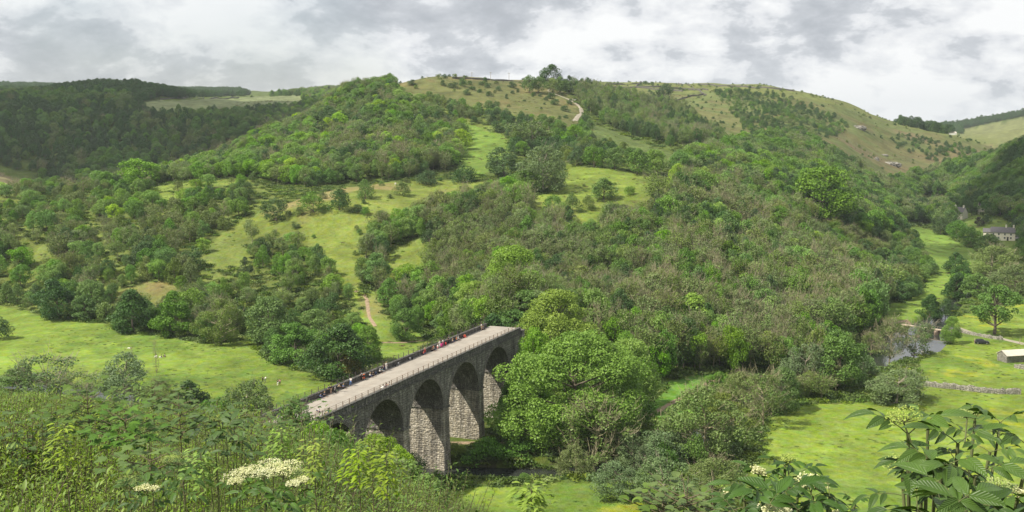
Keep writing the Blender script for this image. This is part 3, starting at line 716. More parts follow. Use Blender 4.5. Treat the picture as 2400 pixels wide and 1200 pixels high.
# finer forms for the trees that show large
proto('hero_bright', LEAF['syc'], seed=201, shape='dome', nclump=150, nleaf=62000, lsz=.0115, crad=.095, wid=.50, base=.03, nlimb=26, trunk_r=.02)
proto('hero_bright_b', LEAF['syc'], seed=202, shape='dome', nclump=80, nleaf=24000, lsz=.016, crad=.11, wid=.44, base=.05, nlimb=20)
proto('hero_yellow', LEAF['yellow'], seed=203, shape='dome', nclump=90, nleaf=26000, lsz=.0155, crad=.11, wid=.46, base=.08, nlimb=20)
proto('hero_dark', LEAF['dark'], seed=204, shape='cone', nclump=80, nleaf=12000, lsz=.022, crad=.12, wid=.48, base=.02, nlimb=16)
proto('hero_mid', LEAF['mid'], seed=205, shape='dome', nclump=80, nleaf=13000, lsz=.022, crad=.12, wid=.48, base=.03, nlimb=16)
proto('hero_mid_b', LEAF['mid'], seed=206, shape='cone', nclump=70, nleaf=12000, lsz=.022, crad=.12, wid=.48, base=.02, nlimb=16)
proto('hero_grey', LEAF['grey'], BKP, seed=207, shape='dome', nclump=70, nleaf=11000, lsz=.020, crad=.12, wid=.5, base=.04, twigs=80, nlimb=18)
proto('hero_olive', LEAF['olive'], TWIG, seed=208, shape='dome', nclump=70, nleaf=12000, lsz=.019, crad=.11, wid=.5, base=.05, twigs=120, nlimb=20)
proto('hero_airy', LEAF['grey'], BKP, seed=209, shape='tall', nclump=44, nleaf=2600, lsz=.022, crad=.10, wid=.40, base=.25, twigs=160, nlimb=26, trunk_r=.016)
proto('hero_airy_b', LEAF['olive'], TWIG, seed=210, shape='tall', nclump=40, nleaf=1900, lsz=.022, crad=.10, wid=.42, base=.2, twigs=220, nlimb=30, trunk_r=.016)
proto('hero_oak', LEAF['mid'], BK, seed=211, shape='dome', nclump=60, nleaf=7500, lsz=.024, crad=.10, wid=.52, base=.24, nlimb=30, trunk_r=.03)
proto('hero_bare', LEAF['olive'], TWIG, seed=212, shape='dome', nclump=40, nleaf=260, lsz=.02, crad=.10, wid=.42, base=.2, twigs=170, nlimb=34, trunk_r=.018)
for o in pcol.objects: pass
FORMW = {}
for k, (cme, wme, i) in PROTO.items():
    co = np.empty(len(cme.vertices) * 3, np.float32); cme.vertices.foreach_get('co', co); co = co.reshape(-1, 3); FORMW[k] = float(np.percentile(np.abs(co[:, :2]), 97)) * 2
PLANTED = []         # (x, y, radius) of named trees, so the mass keeps clear of them
def plant(key, x, y, h, w, name, label, cat, group=None, rz=None, z=None, sink=.15):
    cme, wme, _ = PROTO[key]
    z = float(height(np.array([x]), np.array([y]))[0]) if z is None else z
    rt = thing(name, label, cat, (x, y, z - sink), rz if rz is not None else (x * 7.13 + y * 3.7) % 6.28, group)
    s = w / FORMW[key]; rt.scale = (s, s, h)
    for nm, me in (('crown', cme), ('trunk', wme)):
        c = bpy.data.objects.new(nm, me); COL.objects.link(c); c.parent = rt
    PLANTED.append((x, y, w * .5)); return rt
def hero(u, vb, wpx, hpx, key, name, label, cat, base_z=None, rz=None, D=None, group=None):
    """a tree whose foot is seen at picture point (u, vb); sized from its distance"""
    if D is not None:
        dx, dy, dz = ray(u, vb); x, y = float(dx / dy * D), D; z = None
    else: x, y, z = hit(u, vb)
    d = math.hypot(y, 60); plant(key, x, y, hpx * y * 1.02 / FPX, wpx * y * 1.0 / FPX, name, label, cat, group, rz=rz, z=z)
LM = []   # landmarks for labels (u, v, phrase)
def H(u, vb, w, h, key, name, label, cat, D=None, lm=None, group=None):
    hero(u, vb, w, h, key, name, label, cat, D=D, group=group)
    if lm: LM.append((u, vb - h / 2, lm))
T, B = 'tree', 'bush'
# --- around the viaduct
H(1340, 1042, 315, 270, 'hero_bright', 'sycamore_tree', 'huge bright green spreading sycamore standing just right of the viaduct arches', T, lm='the huge sycamore')
H(1300, 815, 165, 175, 'hero_yellow', 'sycamore_tree', 'yellow-green sycamore rising directly above the huge sycamore beside the viaduct', T, D=285, lm='the yellow-green sycamore')
H(1462, 990, 150, 170, 'hero_bright_b', 'sycamore_tree', 'darker bright green tree merging into the right side of the huge sycamore', T, D=262)
H(1240, 800, 90, 80, 'hero_mid', 'broadleaf_tree', 'bushy green tree at the far end of the viaduct deck', T, D=312)
H(1232, 812, 80, 72, 'hero_mid', 'broadleaf_tree', 'rounded green tree hugging the far end pillar of the viaduct', T, D=298)
H(1222, 870, 60, 80, 'hero_bright_b', 'sycamore_tree', 'young bright sycamore against the masonry right of the last arch', T, D=285)
H(1165, 1000, 100, 130, 'hero_dark', 'broadleaf_tree', 'dark shaded tree seen behind the pier under the farthest arch', T, D=282)
H(1195, 930, 90, 110, 'broad_dark0', 'broadleaf_tree', 'dark ivy-grown tree between the last arch and the huge sycamore', T, D=275)
H(1205, 745, 150, 140, 'hero_bright_b', 'sycamore_tree', 'broad bright green tree on the bank above the far end of the deck', T, D=335)
H(1120, 765, 120, 100, 'hero_bright_b', 'broadleaf_tree', 'light green tree beyond the far railing near the deck end', T, D=335)
H(1060, 800, 70, 95, 'hero_mid', 'broadleaf_tree', 'mid green slender tree behind the middle of the far parapet', T, D=338)
H(950, 797, 62, 78, 'hero_mid', 'broadleaf_tree', 'rounded bush-like tree right of the winding dirt path', T, lm='the winding dirt path')
H(884, 665, 72, 75, 'hero_mid_b', 'broadleaf_tree', 'dense green tree standing above the top of the winding dirt path', T)
# --- trees along the left meadow
H(140, 748, 88, 95, 'hero_dark', 'broadleaf_tree', 'dark tree at the left end of the row along the top of the left meadow', T, lm='the leftmost dark meadow-edge tree')
H(215, 742, 72, 90, 'hero_mid', 'broadleaf_tree', 'rounded green tree second from left in the row along the left meadow', T)
H(246, 752, 58, 45, 'bush_olive0', 'hawthorn_bush', 'low olive bush between the rounded tree and the dark cone in the meadow row', B)
H(312, 776, 105, 100, 'hero_dark', 'broadleaf_tree', 'wide dark conical tree on the upper edge of the left meadow', T, lm='the wide dark conical tree')
H(412, 785, 98, 108, 'hero_mid_b', 'broadleaf_tree', 'deep green tree right of the wide dark conical tree by the left meadow', T)
H(455, 770, 60, 85, 'broad_bright1', 'ash_tree', 'lighter green ash behind the trees on the left meadow edge', T, D=372)
H(517, 805, 105, 108, 'hero_olive', 'broadleaf_tree', 'grey-green domed tree standing forward at the edge of the left meadow', T, lm='the grey-green domed tree')
H(632, 805, 120, 115, 'hero_mid', 'broadleaf_tree', 'tall green tree left of centre in the clump before the left meadow', T)
H(690, 850, 110, 100, 'hero_mid_b', 'broadleaf_tree', 'green tree between the tall clump tree and the big dark tree by the viaduct', T)
H(790, 885, 140, 130, 'hero_dark', 'broadleaf_tree', 'big dark green tree overhanging the viaduct parapet from the left meadow', T, lm='the big dark viaduct tree')
H(862, 850, 75, 90, 'hero_mid', 'broadleaf_tree', 'mid green tree right behind the big dark tree beside the viaduct', T)
H(822, 884, 62, 60, 'bush_russet0', 'hawthorn_bush', 'orange-brown bush in front of the big dark tree by the viaduct', B)
H(735, 800, 70, 80, 'broad_mid1', 'broadleaf_tree', 'green tree behind the clump at the right end of the left meadow', T)
# --- riverside trees on the left
H(292, 965, 125, 125, 'hero_grey', 'willow_tree', 'pale grey-green willow on the near river bank at left', T, D=268, lm='the pale willow at left')
H(382, 972, 110, 105, 'hero_olive', 'alder_tree', 'green alder right of the pale willow on the near river bank', T, D=262)
H(455, 960, 92, 100, 'hero_dark', 'alder_tree', 'dark pointed conical tree by the river below the left meadow', T, D=262, lm='the pointed riverside tree')
H(572, 985, 130, 118, 'hero_grey', 'alder_tree', 'rounded grey-green tree by the river in front of the left meadow', T, D=245)
H(508, 985, 80, 75, 'broad_mid0', 'alder_tree', 'low green tree between the pointed tree and the rounded riverside tree', T, D=245)
H(110, 930, 150, 125, 'hero_airy', 'willow_tree', 'thin half-bare willow at the far left above the river', T, D=262)
H(188, 925, 80, 90, 'hero_airy', 'willow_tree', 'slender airy willow left of the pale willow by the river', T, D=262)
H(368, 900, 18, 80, 'hero_bare', 'bare_tree', 'thin dead sapling standing behind the alder by the left meadow', T, D=300)
H(45, 905, 120, 62, 'hero_mid_b', 'alder_tree', 'green alder hiding the river at the left frame edge', T, D=285)
H(30, 935, 120, 70, 'hero_mid', 'broadleaf_tree', 'dark green tree at the left frame edge below the meadow', T, D=240)
H(0, 795, 60, 60, 'broad_dark0', 'broadleaf_tree', 'dark tree cut by the left frame edge on the meadow', T)
H(655, 985, 90, 80, 'broad_mid0', 'alder_tree', 'green tree against the left end of the viaduct parapet', T, D=215)
# --- bench (the grassy shelf) trees
H(560, 507, 46, 42, 'broad_mid0', 'hawthorn_bush', 'compact green bush at the left end of the grassy shelf', B)
H(648, 517, 62, 52, 'broad_dark2', 'hawthorn_tree', 'lopsided dark tree standing alone on the grassy shelf at left', T, lm='the lone shelf tree')
H(576, 466, 48, 46, 'broad_dark0', 'hawthorn_tree', 'dark rounded tree at the top left corner of the grassy shelf', T)
H(735, 497, 62, 48, 'bush_mid0', 'hawthorn_bush', 'wide green bush in the middle left of the grassy shelf', B)
H(795, 492, 52, 50, 'bush_dark1', 'hawthorn_bush', 'dark green bush right of the wide green bush on the shelf', B)
H(857, 466, 42, 44, 'bush_mid1', 'hawthorn_bush', 'round green bush standing on the bright grass of the shelf', B, lm='the round bush on the shelf')
H(945, 458, 40, 32, 'bush_olive1', 'hawthorn_bush', 'hawthorn dusted with white blossom on the bright grassy shelf', B)
H(1000, 432, 50, 32, 'bush_dark0', 'hawthorn_bush', 'low dark bush against the upper edge of the grassy shelf', B)
H(1090, 428, 52, 42, 'bush_dark2', 'hawthorn_bush', 'dark clump where the grassy shelf meets the upper clearing', B)
H(1272, 448, 125, 105, 'hero_grey', 'ash_tree', 'large pale green rounded tree in the middle of the hillside beside the bright field', T, lm='the large pale hillside tree')
H(1185, 418, 90, 72, 'broad_dark0', 'broadleaf_tree', 'dark green tree left of the large pale tree by the bright field', T)
H(1240, 452, 60, 55, 'broad_bright0', 'broadleaf_tree', 'bright green tree in front of the large pale tree by the bright field', T)
H(1305, 446, 45, 38, 'bush_olive0', 'hawthorn_bush', 'blossoming olive bush at the foot of the large pale tree', B)
H(1415, 468, 60, 52, 'broad_mid2', 'hawthorn_tree', 'isolated pyramidal green tree in the centre of the bright field', T, lm='the isolated field tree')
H(1474, 456, 30, 21, 'bush_mid2', 'hawthorn_bush', 'small green bush right of the isolated tree in the bright field', B)
H(1292, 517, 48, 62, 'broad_mid1', 'hawthorn_tree', 'upright green tree below the left end of the bright field', T)
H(1342, 497, 38, 44, 'bush_mid0', 'hawthorn_bush', 'green bush left of a twin at the foot of the bright field', B)
H(1380, 490, 36, 32, 'bush_olive2', 'hawthorn_bush', 'olive bush at the foot of the bright field', B)
H(1460, 506, 42, 28, 'bush_olive1', 'hawthorn_bush', 'greyish olive bush at the lower right of the bright field', B)
H(335, 440, 80, 70, 'broad_bright0', 'broadleaf_tree', 'tall rounded green tree on the left ridge above the narrow grass strip', T, lm='the tall left-ridge tree')
for i, (u, v, w, h, k) in enumerate(((1352, 388, 44, 46, 'broad_dark0'), (1392, 392, 50, 52, 'broad_mid0'), (1440, 398, 52, 54, 'broad_mid1'), (1494, 410, 48, 62, 'broad_mid2'), (1542, 408, 50, 60, 'broad_bright0'), (1590, 416, 50, 64, 'broad_mid0'), (1640, 424, 46, 58, 'broad_dark0'))):
    o_ = ('leftmost', 'second from left', 'third from left', 'tall fourth', 'bright fifth', 'sixth', 'rightmost dark')[i]
    H(u, v, w, h, k, 'broadleaf_tree', '%s tree of the row along the top edge of the bright field' % o_, T)
H(1600, 470, 60, 75, 'hero_bare', 'bare_tree', 'leafless grey tree at the right corner of the bright field', T, lm='the leafless tree')
H(1640, 480, 70, 80, 'broad_bright1', 'ash_tree', 'fresh green ash behind the leafless tree at the field corner', T)
H(1250, 345, 100, 60, 'ash1', 'ash_tree', 'open-crowned ash with a dark trunk above the upper clearing', T)
H(1345, 340, 40, 48, 'broad_bright2', 'broadleaf_tree', 'small bright round tree in the scrub right of the upper clearing', T)
H(1715, 435, 60, 52, 'broad_bright0', 'broadleaf_tree', 'bright green dome standing out of the wood right of the bright field', T)
H(1930, 520, 150, 130, 'hero_mid', 'broadleaf_tree', 'big rounded green tree high in the wooded spur at right', T, lm='the big rounded spur tree')
# --- hilltop
H(1283, 208, 50, 54, 'round0', 'broadleaf_tree', 'big dark domed tree crowning the hilltop skyline', T, lm='the domed hilltop tree')
for u, w, h, kk, l in ((1240, 34, 42, 'broad_mid0', 'leftmost'), (1262, 34, 38, 'broad_mid1', 'second'), (1290, 36, 34, 'ash2', 'third'), (1312, 34, 38, 'broad_mid2', 'fourth'), (1334, 30, 40, 'broad_dark1', 'rightmost')):
    H(u, 218, w, h, kk, 'ash_tree', '%s pale-stemmed ash of the grove below the domed hilltop tree' % l, T)
H(1553, 238, 50, 40, 'broad_dark2', 'broadleaf_tree', 'solitary rounded tree among the walled fields on the right-hand plateau', T, lm='the solitary plateau tree')
H(1513, 198, 14, 8, 'bush_dark0', 'hawthorn_bush', 'small dark clump on the plateau skyline, left of its twin', B)
H(1527, 198, 12, 7, 'bush_dark1', 'hawthorn_bush', 'small dark clump on the plateau skyline, right of its twin', B)
H(1757, 206, 8, 7, 'bush_dark2', 'hawthorn_bush', 'tiny bush left of another on the crest of the right hill', B)
H(1777, 209, 10, 8, 'bush_dark0', 'hawthorn_bush', 'tiny bush right of another on the crest of the right hill', B)
tops = [(965, 199, 19, 13), (1039, 201, 13, 13), (1063, 206, 24, 15), (1084, 202, 18, 17), (1100, 199, 13, 10), (1128, 200, 13, 10), (1142, 205, 14, 11), (1136, 195, 13, 14), (1107, 210, 16, 9), (1094, 222, 17, 13), (1147, 225, 17, 11), (1168, 212, 14, 12), (1200, 205, 20, 13), (1226, 207, 9, 12), (1201, 220, 11, 9), (1213, 218, 6, 9), (1188, 232, 9, 12), (1250, 224, 12, 9), (1290, 232, 18, 14), (1325, 262, 22, 14), (1300, 245, 22, 14), (1335, 245, 14, 12)]
for i, (u, v, w, h) in enumerate(tops):
    wd = 'left part' if u < 1050 else ('middle' if u < 1160 else 'right part'); sz = 'broad' if w > 17 else ('small' if w > 11 else 'tiny')
    hgt = 'near the skyline' if v < 204 else ('just below the skyline' if v < 215 else 'on the lower slope')
    H(u, v, w, h, 'bush_dark%d' % (i % 3), 'hawthorn_bush', '%s dark thorn bush in the %s of the hilltop pasture, %s' % (sz, wd, hgt), B, group='thorn bushes dotted over the hilltop pasture')
    bpy.data.objects[-1] if False else None
for i, (u, v, w, h) in enumerate([(930, 184, 18, 20), (944, 184, 20, 14), (975, 182, 16, 12), (998, 181, 26, 18), (1028, 182, 14, 9), (1043, 184, 15, 10), (1065, 185, 14, 12), (912, 188, 22, 16), (720, 218, 14, 10), (590, 228, 8, 6)]):
    H(u, v, w, h, ('broad_dark%d' if i % 2 else 'ash%d') % (i % 3), 'hawthorn_tree', 'windswept tree on the skyline, %s' % ('first right of the ridge wood', 'second right of the ridge wood', 'third right of the ridge wood', 'the broadest one left of the poles', 'small, right of the broadest skyline tree', 'low, midway to the poles', 'feathery, nearest the poles', 'at the end of the ridge wood', 'alone at the far left fields', 'tiny, at the end of the left plantation')[i], T)
# --- right-hand valley
H(2330, 783, 112, 118, 'hero_oak', 'oak_tree', 'spreading old tree with stout dark trunk on the grass beyond the pool', T, lm='the spreading old tree')
H(2228, 806, 44, 66, 'hero_bright_b', 'broadleaf_tree', 'compact bright green tree on the bank at the right end of the footbridge', T, lm='the compact footbridge tree')
H(2178, 752, 58, 62, 'hero_dark', 'broadleaf_tree', 'dark bushy tree behind the footbridge over the pool', T)
H(2215, 752, 45, 55, 'broad_dark0', 'pine_tree', 'layered dark tree right behind the footbridge', T)
H(2260, 700, 60, 65, 'broad_mid0', 'broadleaf_tree', 'mid green tree left of the spreading old tree', T)
H(2380, 690, 110, 70, 'hero_olive', 'ash_tree', 'greyish broad tree at the right frame edge above the spreading old tree', T)
H(2120, 668, 70, 50, 'bush_olive0', 'hawthorn_bush', 'olive bush on the spur foot above the lane', B)
H(2165, 800, 26, 22, 'bush_mid0', 'willow_bush', 'low bush on the far bank of the pool', B)
H(2255, 662, 52, 62, 'broad_dark0', 'broadleaf_tree', 'dark tree at the lower right corner of the long valley field', T)
H(2236, 705, 60, 66, 'hero_dark', 'broadleaf_tree', 'very dark tree above the compact footbridge tree', T)
H(2292, 700, 62, 62, 'broad_mid2', 'broadleaf_tree', 'green tree touching the left side of the spreading old tree', T)
H(2320, 655, 120, 72, 'hero_olive', 'ash_tree', 'wide greyish ash behind the spreading old tree', T)
H(2240, 640, 60, 50, 'broad_dark1', 'broadleaf_tree', 'dark tree at the lower end of the long valley field', T)
H(2140, 858, 85, 95, 'hero_airy', 'alder_tree', 'see-through light green sapling in front of the pool', T, D=330, lm='the see-through pool sapling')
H(2085, 868, 80, 105, 'hero_airy_b', 'bare_tree', 'tall brownish half-bare tree in front of the pool', T, D=325)
H(2040, 862, 60, 60, 'hero_airy_b', 'bare_tree', 'spreading rusty half-bare tree at the left side of the pool', T, D=335)
H(1965, 940, 130, 140, 'hero_mid', 'alder_tree', 'dense green alder in the riverside clump left of the pool', T, D=286, lm='the riverside clump')
H(2100, 945, 140, 78, 'hero_grey', 'willow_tree', 'pale bushy willow at the right end of the riverside clump', T)
H(1880, 940, 110, 110, 'hero_grey', 'willow_tree', 'light grey-green willow left in the riverside clump', T, D=284)
H(1920, 925, 60, 130, 'ash_olive0', 'alder_tree', 'narrow brown-stemmed tree inside the riverside clump', T, D=292)
H(1788, 1000, 110, 130, 'hero_airy_b', 'bare_tree', 'pale-trunked half-bare tree at the left edge of the right meadow', T, lm='the pale-trunked tree')
H(1735, 965, 110, 120, 'hero_olive', 'alder_tree', 'grey-green riverside tree left of the pale-trunked tree', T, D=262)
H(1700, 1040, 120, 120, 'hero_olive', 'alder_tree', 'olive-green tree right of the broad dark olive tree at the meadow edge', T, D=236)
H(1830, 985, 100, 110, 'hero_mid', 'alder_tree', 'green tree right of the pale-trunked tree', T, D=262)
H(1655, 1090, 190, 175, 'hero_olive', 'alder_tree', 'broad dark olive tree leaning over the river before the right meadow', T, D=224, lm='the broad dark olive tree')
H(1555, 1095, 130, 110, 'hero_grey', 'willow_tree', 'grey-green willow left of the broad dark olive tree', T, D=222)
H(1490, 1090, 100, 95, 'hero_grey', 'willow_tree', 'soft grey-green willow beside the hidden river, right of the twiggy tree', T, D=222)
H(1395, 1105, 175, 175, 'hero_airy_b', 'bare_tree', 'twiggy dying tree in front of the huge sycamore', T, D=221)
H(1350, 1120, 100, 95, 'hero_olive', 'alder_tree', 'low twiggy tree at the waters edge before the huge sycamore', T, D=217)
H(1455, 1195, 105, 95, 'hero_grey', 'willow_bush', 'dense green willow bush on the near bank', B, D=200, lm='the near-bank willow bush')
H(1565, 1225, 150, 130, 'hero_grey', 'elder_bush', 'large bush with whitish blossom on the near bank', B, D=192)
H(1665, 1190, 150, 110, 'hero_olive', 'willow_bush', 'bush with pale blossom right of the large whitish bush', B, D=197)
H(1140, 1108, 95, 62, 'bush_mid0', 'willow_bush', 'dense bank bush on the far side of the river beneath the arches', B, D=224)
H(1215, 1100, 80, 40, 'bush_mid1', 'willow_bush', 'low bush on the far river bank right of the nearest pier', B, D=226)
H(1085, 1128, 42, 40, 'bush_mid2', 'willow_bush', 'small bush in front of the dark water below the viaduct', B, D=213)
H(1060, 1085, 60, 34, 'bush_olive0', 'willow_bush', 'low bush against the foot of the nearest tall pier', B, D=226)
H(970, 1098, 62, 66, 'bush_dark0', 'broadleaf_tree', 'dark shrub covering the left foot of the nearest tall pier', B, D=208)
H(1228, 1140, 34, 20, 'bush_mid0', 'willow_bush', 'tiny bush at the waters edge on the near bank', B, D=210)
# --- bushes on the near bank, seen over the thicket
def N(u, vt, D, wpx, key, name, label, cat):
    dx, dy, dz = ray(u, vt); x, y = float(dx / dy * D), D; zt = float(dz / dy * D); g = float(height(np.array([x]), np.array([y]))[0]); plant(key, x, y, max(zt - g, 1.5), wpx * D / FPX, name, label, cat, z=g)
for u, vt, D, w, k, l in ((690, 925, 58, 100, 'hero_mid', 'leafy sapling-like tree whose top crosses the left end of the deck'), (628, 985, 60, 120, 'hero_mid_b', 'green bush hiding the left end of the viaduct'), (735, 985, 56, 110, 'hero_bright_b', 'fresh green bush under the nearest visible bit of the deck'),
                          (790, 1003, 66, 110, 'hero_mid', 'green bush hiding the half-seen leftmost arch'), (868, 1016, 80, 130, 'hero_bright_b', 'soft bright green bush covering the foot of the first full arch'), (925, 1040, 86, 110, 'hero_bright_b', 'bright green bush against the foot of the second pier'),
                          (830, 1050, 70, 130, 'hero_bright_b', 'feathery bright bush in front of the first full arch'), (955, 1085, 80, 120, 'hero_mid', 'lower green bush in front of the dark shrub at the pier foot'), (1010, 1120, 78, 100, 'hero_mid', 'green bush at the right end of the thicket, above the river'), (560, 1000, 60, 120, 'hero_mid', 'green bush below the rounded riverside tree')):
    N(u, vt, D, w, k, 'hazel_bush', l, B)
N(1243, 768, 254, 88, 'hero_bright_b', 'sycamore_tree', 'bright green tree crowding against the end pillar of the viaduct', T)
N(1222, 832, 250, 70, 'hero_mid', 'broadleaf_tree', 'green tree in front of the masonry right of the last arch', T)
N(1190, 885, 247, 60, 'hero_mid_b', 'broadleaf_tree', 'dark green tree growing up beneath the last arch', T)
N(1200, 722, 292, 90, 'hero_mid', 'broadleaf_tree', 'green tree arching over the far end of the deck', T)
# --- the village in the trees
for u, v, w, h, k, l in ((2277, 505, 30, 36, 'broad_dark0', 'very dark tall tree behind the stone barn in the hamlet'), (2295, 530, 22, 22, 'purple0', 'purple copper-leaved tree left of the white cottage'), (2312, 524, 22, 22, 'broad_dark0', 'dark green tree directly behind the white cottage roof'),
                         (2322, 506, 26, 22, 'grey0', 'pale greyish tree above the hamlet'), (2150, 520, 48, 40, 'broad_dark1', 'round dark tree at the head of the long valley field'), (2377, 540, 26, 36, 'broad_dark0', 'dark-trunked tree beside the lane right of the cottage'),
                         (2240, 560, 50, 45, 'broad_mid0', 'green tree along the right side of the long valley field'), (2275, 580, 50, 50, 'broad_mid1', 'green tree below the white cottage by the long field'), (2205, 550, 40, 42, 'broad_dark2', 'darker tree in the row beside the long valley field'), (2320, 592, 60, 45, 'broad_mid2', 'leafy tree below the cottage garden')):
    H(u, v, w, h, k, 'broadleaf_tree', l, T)
H(2262, 700, 70, 60, 'broad_mid1', 'broadleaf_tree', 'tree behind the spreading old tree beyond the pool', T)

# ------------------------------------------------------------------ the rest of the wooded slopes
rng = np.random.RandomState(11)
ZONES = [ # name, polygon, density per candidate, height range, width factor, {form: weight}, region phrase
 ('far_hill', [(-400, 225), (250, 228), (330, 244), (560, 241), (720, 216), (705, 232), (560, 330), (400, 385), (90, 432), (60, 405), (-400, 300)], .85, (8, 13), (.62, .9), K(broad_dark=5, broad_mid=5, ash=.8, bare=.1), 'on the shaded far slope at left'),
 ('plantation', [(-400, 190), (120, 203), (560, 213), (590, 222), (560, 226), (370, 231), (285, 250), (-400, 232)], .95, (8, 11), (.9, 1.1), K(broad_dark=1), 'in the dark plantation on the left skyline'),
 ('hilltop_sparse', OPEN['hilltop'], .05, (1.2, 3.0), (1.0, 1.5), K(bush_dark=2, bush_olive=1), 'in the hilltop pasture'),
 ('right_scrub', [(1675, 215), (1730, 212), (1850, 230), (1980, 285), (1990, 310), (1930, 330), (1900, 352), (1780, 340), (1740, 300)], .85, (2.5, 5.2), (.8, 1.2), K(bush_dark=4, bush_mid=2, ash=1), 'in the dark scrub on the right hill'),
 ('right_scrub_b', [(2060, 322), (2135, 318), (2270, 345), (2320, 378), (2230, 395), (2100, 350)], .6, (3, 5.5), (.8, 1.2), K(bush_dark=4, bush_mid=1), 'in the scrub band on the far right flank'),
 ('right_mid_scrub', [(1640, 225), (1690, 225), (1760, 300), (1800, 340), (1700, 335), (1660, 300), (1590, 250)], .14, (1.5, 3), (.8, 1.2), K(bush_dark=2, bush_olive=1), 'on the dry slope of the right hill'),
 ('right_sparse', OPEN['hill_right'], .07, (1.5, 3.2), (.9, 1.4), K(bush_dark=3, bush_olive=2), 'on the open right hillside'),
 ('grove_right', [(1340, 215), (1480, 232), (1600, 262), (1690, 320), (1700, 345), (1560, 345), (1430, 300), (1372, 262)], .8, (7, 12), (.45, .65), K(ash=6, broad_mid=2, broad_dark=3, bare=.5), 'in the ash wood right of the hill track'),
 ('upper_scrub', [(920, 200), (1100, 240), (1262, 272), (1340, 290), (1372, 285), (1600, 385), (1330, 385), (1200, 372), (1185, 318), (1085, 288), (1060, 330), (960, 280)], .44, (4, 7.5), (.75, 1.1), K(bush_dark=4, bush_mid=3, bush_olive=2, broad_mid=2, broad_bright=.8, ash=1), 'in the scrub below the hilltop pasture'),
 ('ridge_wood', [(90, 430), (560, 325), (720, 215), (930, 180), (925, 205), (1085, 290), (1075, 400), (960, 420), (700, 440), (560, 415), (240, 445)], .86, (6.5, 10.5), (.62, .95), K(broad_bright=5, broad_mid=4, ash=3, ash_olive=2.5, bare=.5, bush_dark=1.2, broad_dark=.8, broad_yellow=.8), 'in the wood on the central ridge'),
 ('bench_sparse', OPEN['bench'], .10, (1.2, 4.0), (.9, 1.4), K(bush_olive=3, bush_mid=2, bush_dark=1), 'on the grassy shelf'),
 ('field_sparse', OPEN['bench_right'], .028, (.8, 1.8), (1, 1.5), K(bush_olive=2, bush_mid=2), 'in the bright field'),
 ('left_scrub', [(-400, 440), (240, 446), (600, 424), (560, 515), (500, 560), (600, 545), (300, 520), (-400, 560)], .38, (4, 7.5), (.7, 1.15), K(bush_olive=3, broad_mid=4, bush_dark=2, ash_olive=1.5, broad_bright=3, bare=.4, bush_mid=2, broad_yellow=.5), 'in the scrub above the left meadow'),
 ('left_slope', [(-400, 540), (500, 545), (800, 600), (860, 640), (850, 900), (-400, 800)], .50, (5, 9.5), (.6, 1.0), K(ash_olive=2.2, bush_olive=2, broad_mid=4, ash=4, broad_bright=3.2, bare=.5, bush_dark=1.2, broad_dark=.7, bush_mid=1), 'on the slope above the left meadow'),
 ('mid_wood', [(840, 560), (985, 500), (1215, 446), (1370, 555), (1560, 490), (1600, 700), (1300, 800), (1000, 790), (900, 735)], .84, (7.5, 11.5), (.55, .85), K(broad_bright=4, broad_mid=3.5, ash=4, ash_olive=2.2, bare=.8, broad_dark=.8), 'in the wood behind the viaduct'),
 ('spur_dark', [(1600, 385), (1780, 345), (1900, 350), (2060, 440), (2120, 560), (2000, 560), (1800, 470), (1600, 420)], .9, (9, 13), (.7, .95), K(broad_mid=5, broad_dark=3, ash=2, broad_bright=1), 'in the wood on the right-hand spur'),
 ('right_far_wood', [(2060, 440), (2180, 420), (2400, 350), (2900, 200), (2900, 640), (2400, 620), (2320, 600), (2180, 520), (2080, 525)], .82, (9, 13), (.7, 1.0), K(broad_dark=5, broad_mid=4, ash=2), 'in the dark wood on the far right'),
 ('spur_toe', [(1850, 540), (2085, 528), (2220, 640), (2150, 700), (2080, 715), (2000, 640)], .85, (5, 8), (.7, 1.1), K(bush_olive=3, broad_dark=3, broad_mid=3, ash_olive=2), 'on the foot of the right-hand spur'),
 ('right_wood', [(1560, 450), (1800, 450), (2080, 560), (2100, 720), (2000, 800), (1850, 880), (1640, 880), (1500, 900), (1380, 800), (1500, 600)], .86, (9.5, 14.5), (.5, .78), K(broad_bright=4, broad_mid=3, ash=3.8, ash_olive=1.9, bare=1.0, broad_dark=1, broad_yellow=.5), 'in the twiggy wood right of the viaduct'),
 ('farright_trees', [(2110, 290), (2230, 296), (2400, 268), (2700, 240), (2700, 290), (2400, 288), (2290, 310), (2200, 318), (2110, 300)], .8, (10, 15), (.8, 1.1), K(broad_dark=1), 'on the far right skyline'),
 ('riverbank', [(1440, 960), (1560, 1000), (1640, 950), (1800, 900), (2000, 800), (2060, 860), (1960, 940), (1800, 940), (1740, 1080), (1500, 1130), (1400, 1110)], .45, (4, 8), (.7, 1.1), K(bush_mid=2, ash_olive=2, grey=2, broad_mid=1), 'along the river bank'),
 ('near_slope', [(-400, 860), (640, 1000), (800, 1000), (1000, 1080), (1060, 1140), (1300, 1250), (-400, 1250)], .75, (3.2, 6), (.8, 1.2), K(bush_mid=3, broad_mid=3, broad_bright=3, bush_olive=1, ash=1), 'on the near bank below the viewpoint'),
]
def candidates(step, x0, x1, y0, y1, seed):
    r = np.random.RandomState(seed); xs = np.arange(x0, x1, step); ys = np.arange(y0, y1, step * .87)
    X, Y = np.meshgrid(xs, ys); X = X + (np.arange(len(ys)) % 2)[:, None] * step * .5
    X = X + r.uniform(-.42, .42, X.shape) * step; Y = Y + r.uniform(-.42, .42, Y.shape) * step
    return X.ravel(), Y.ravel()
parts = []
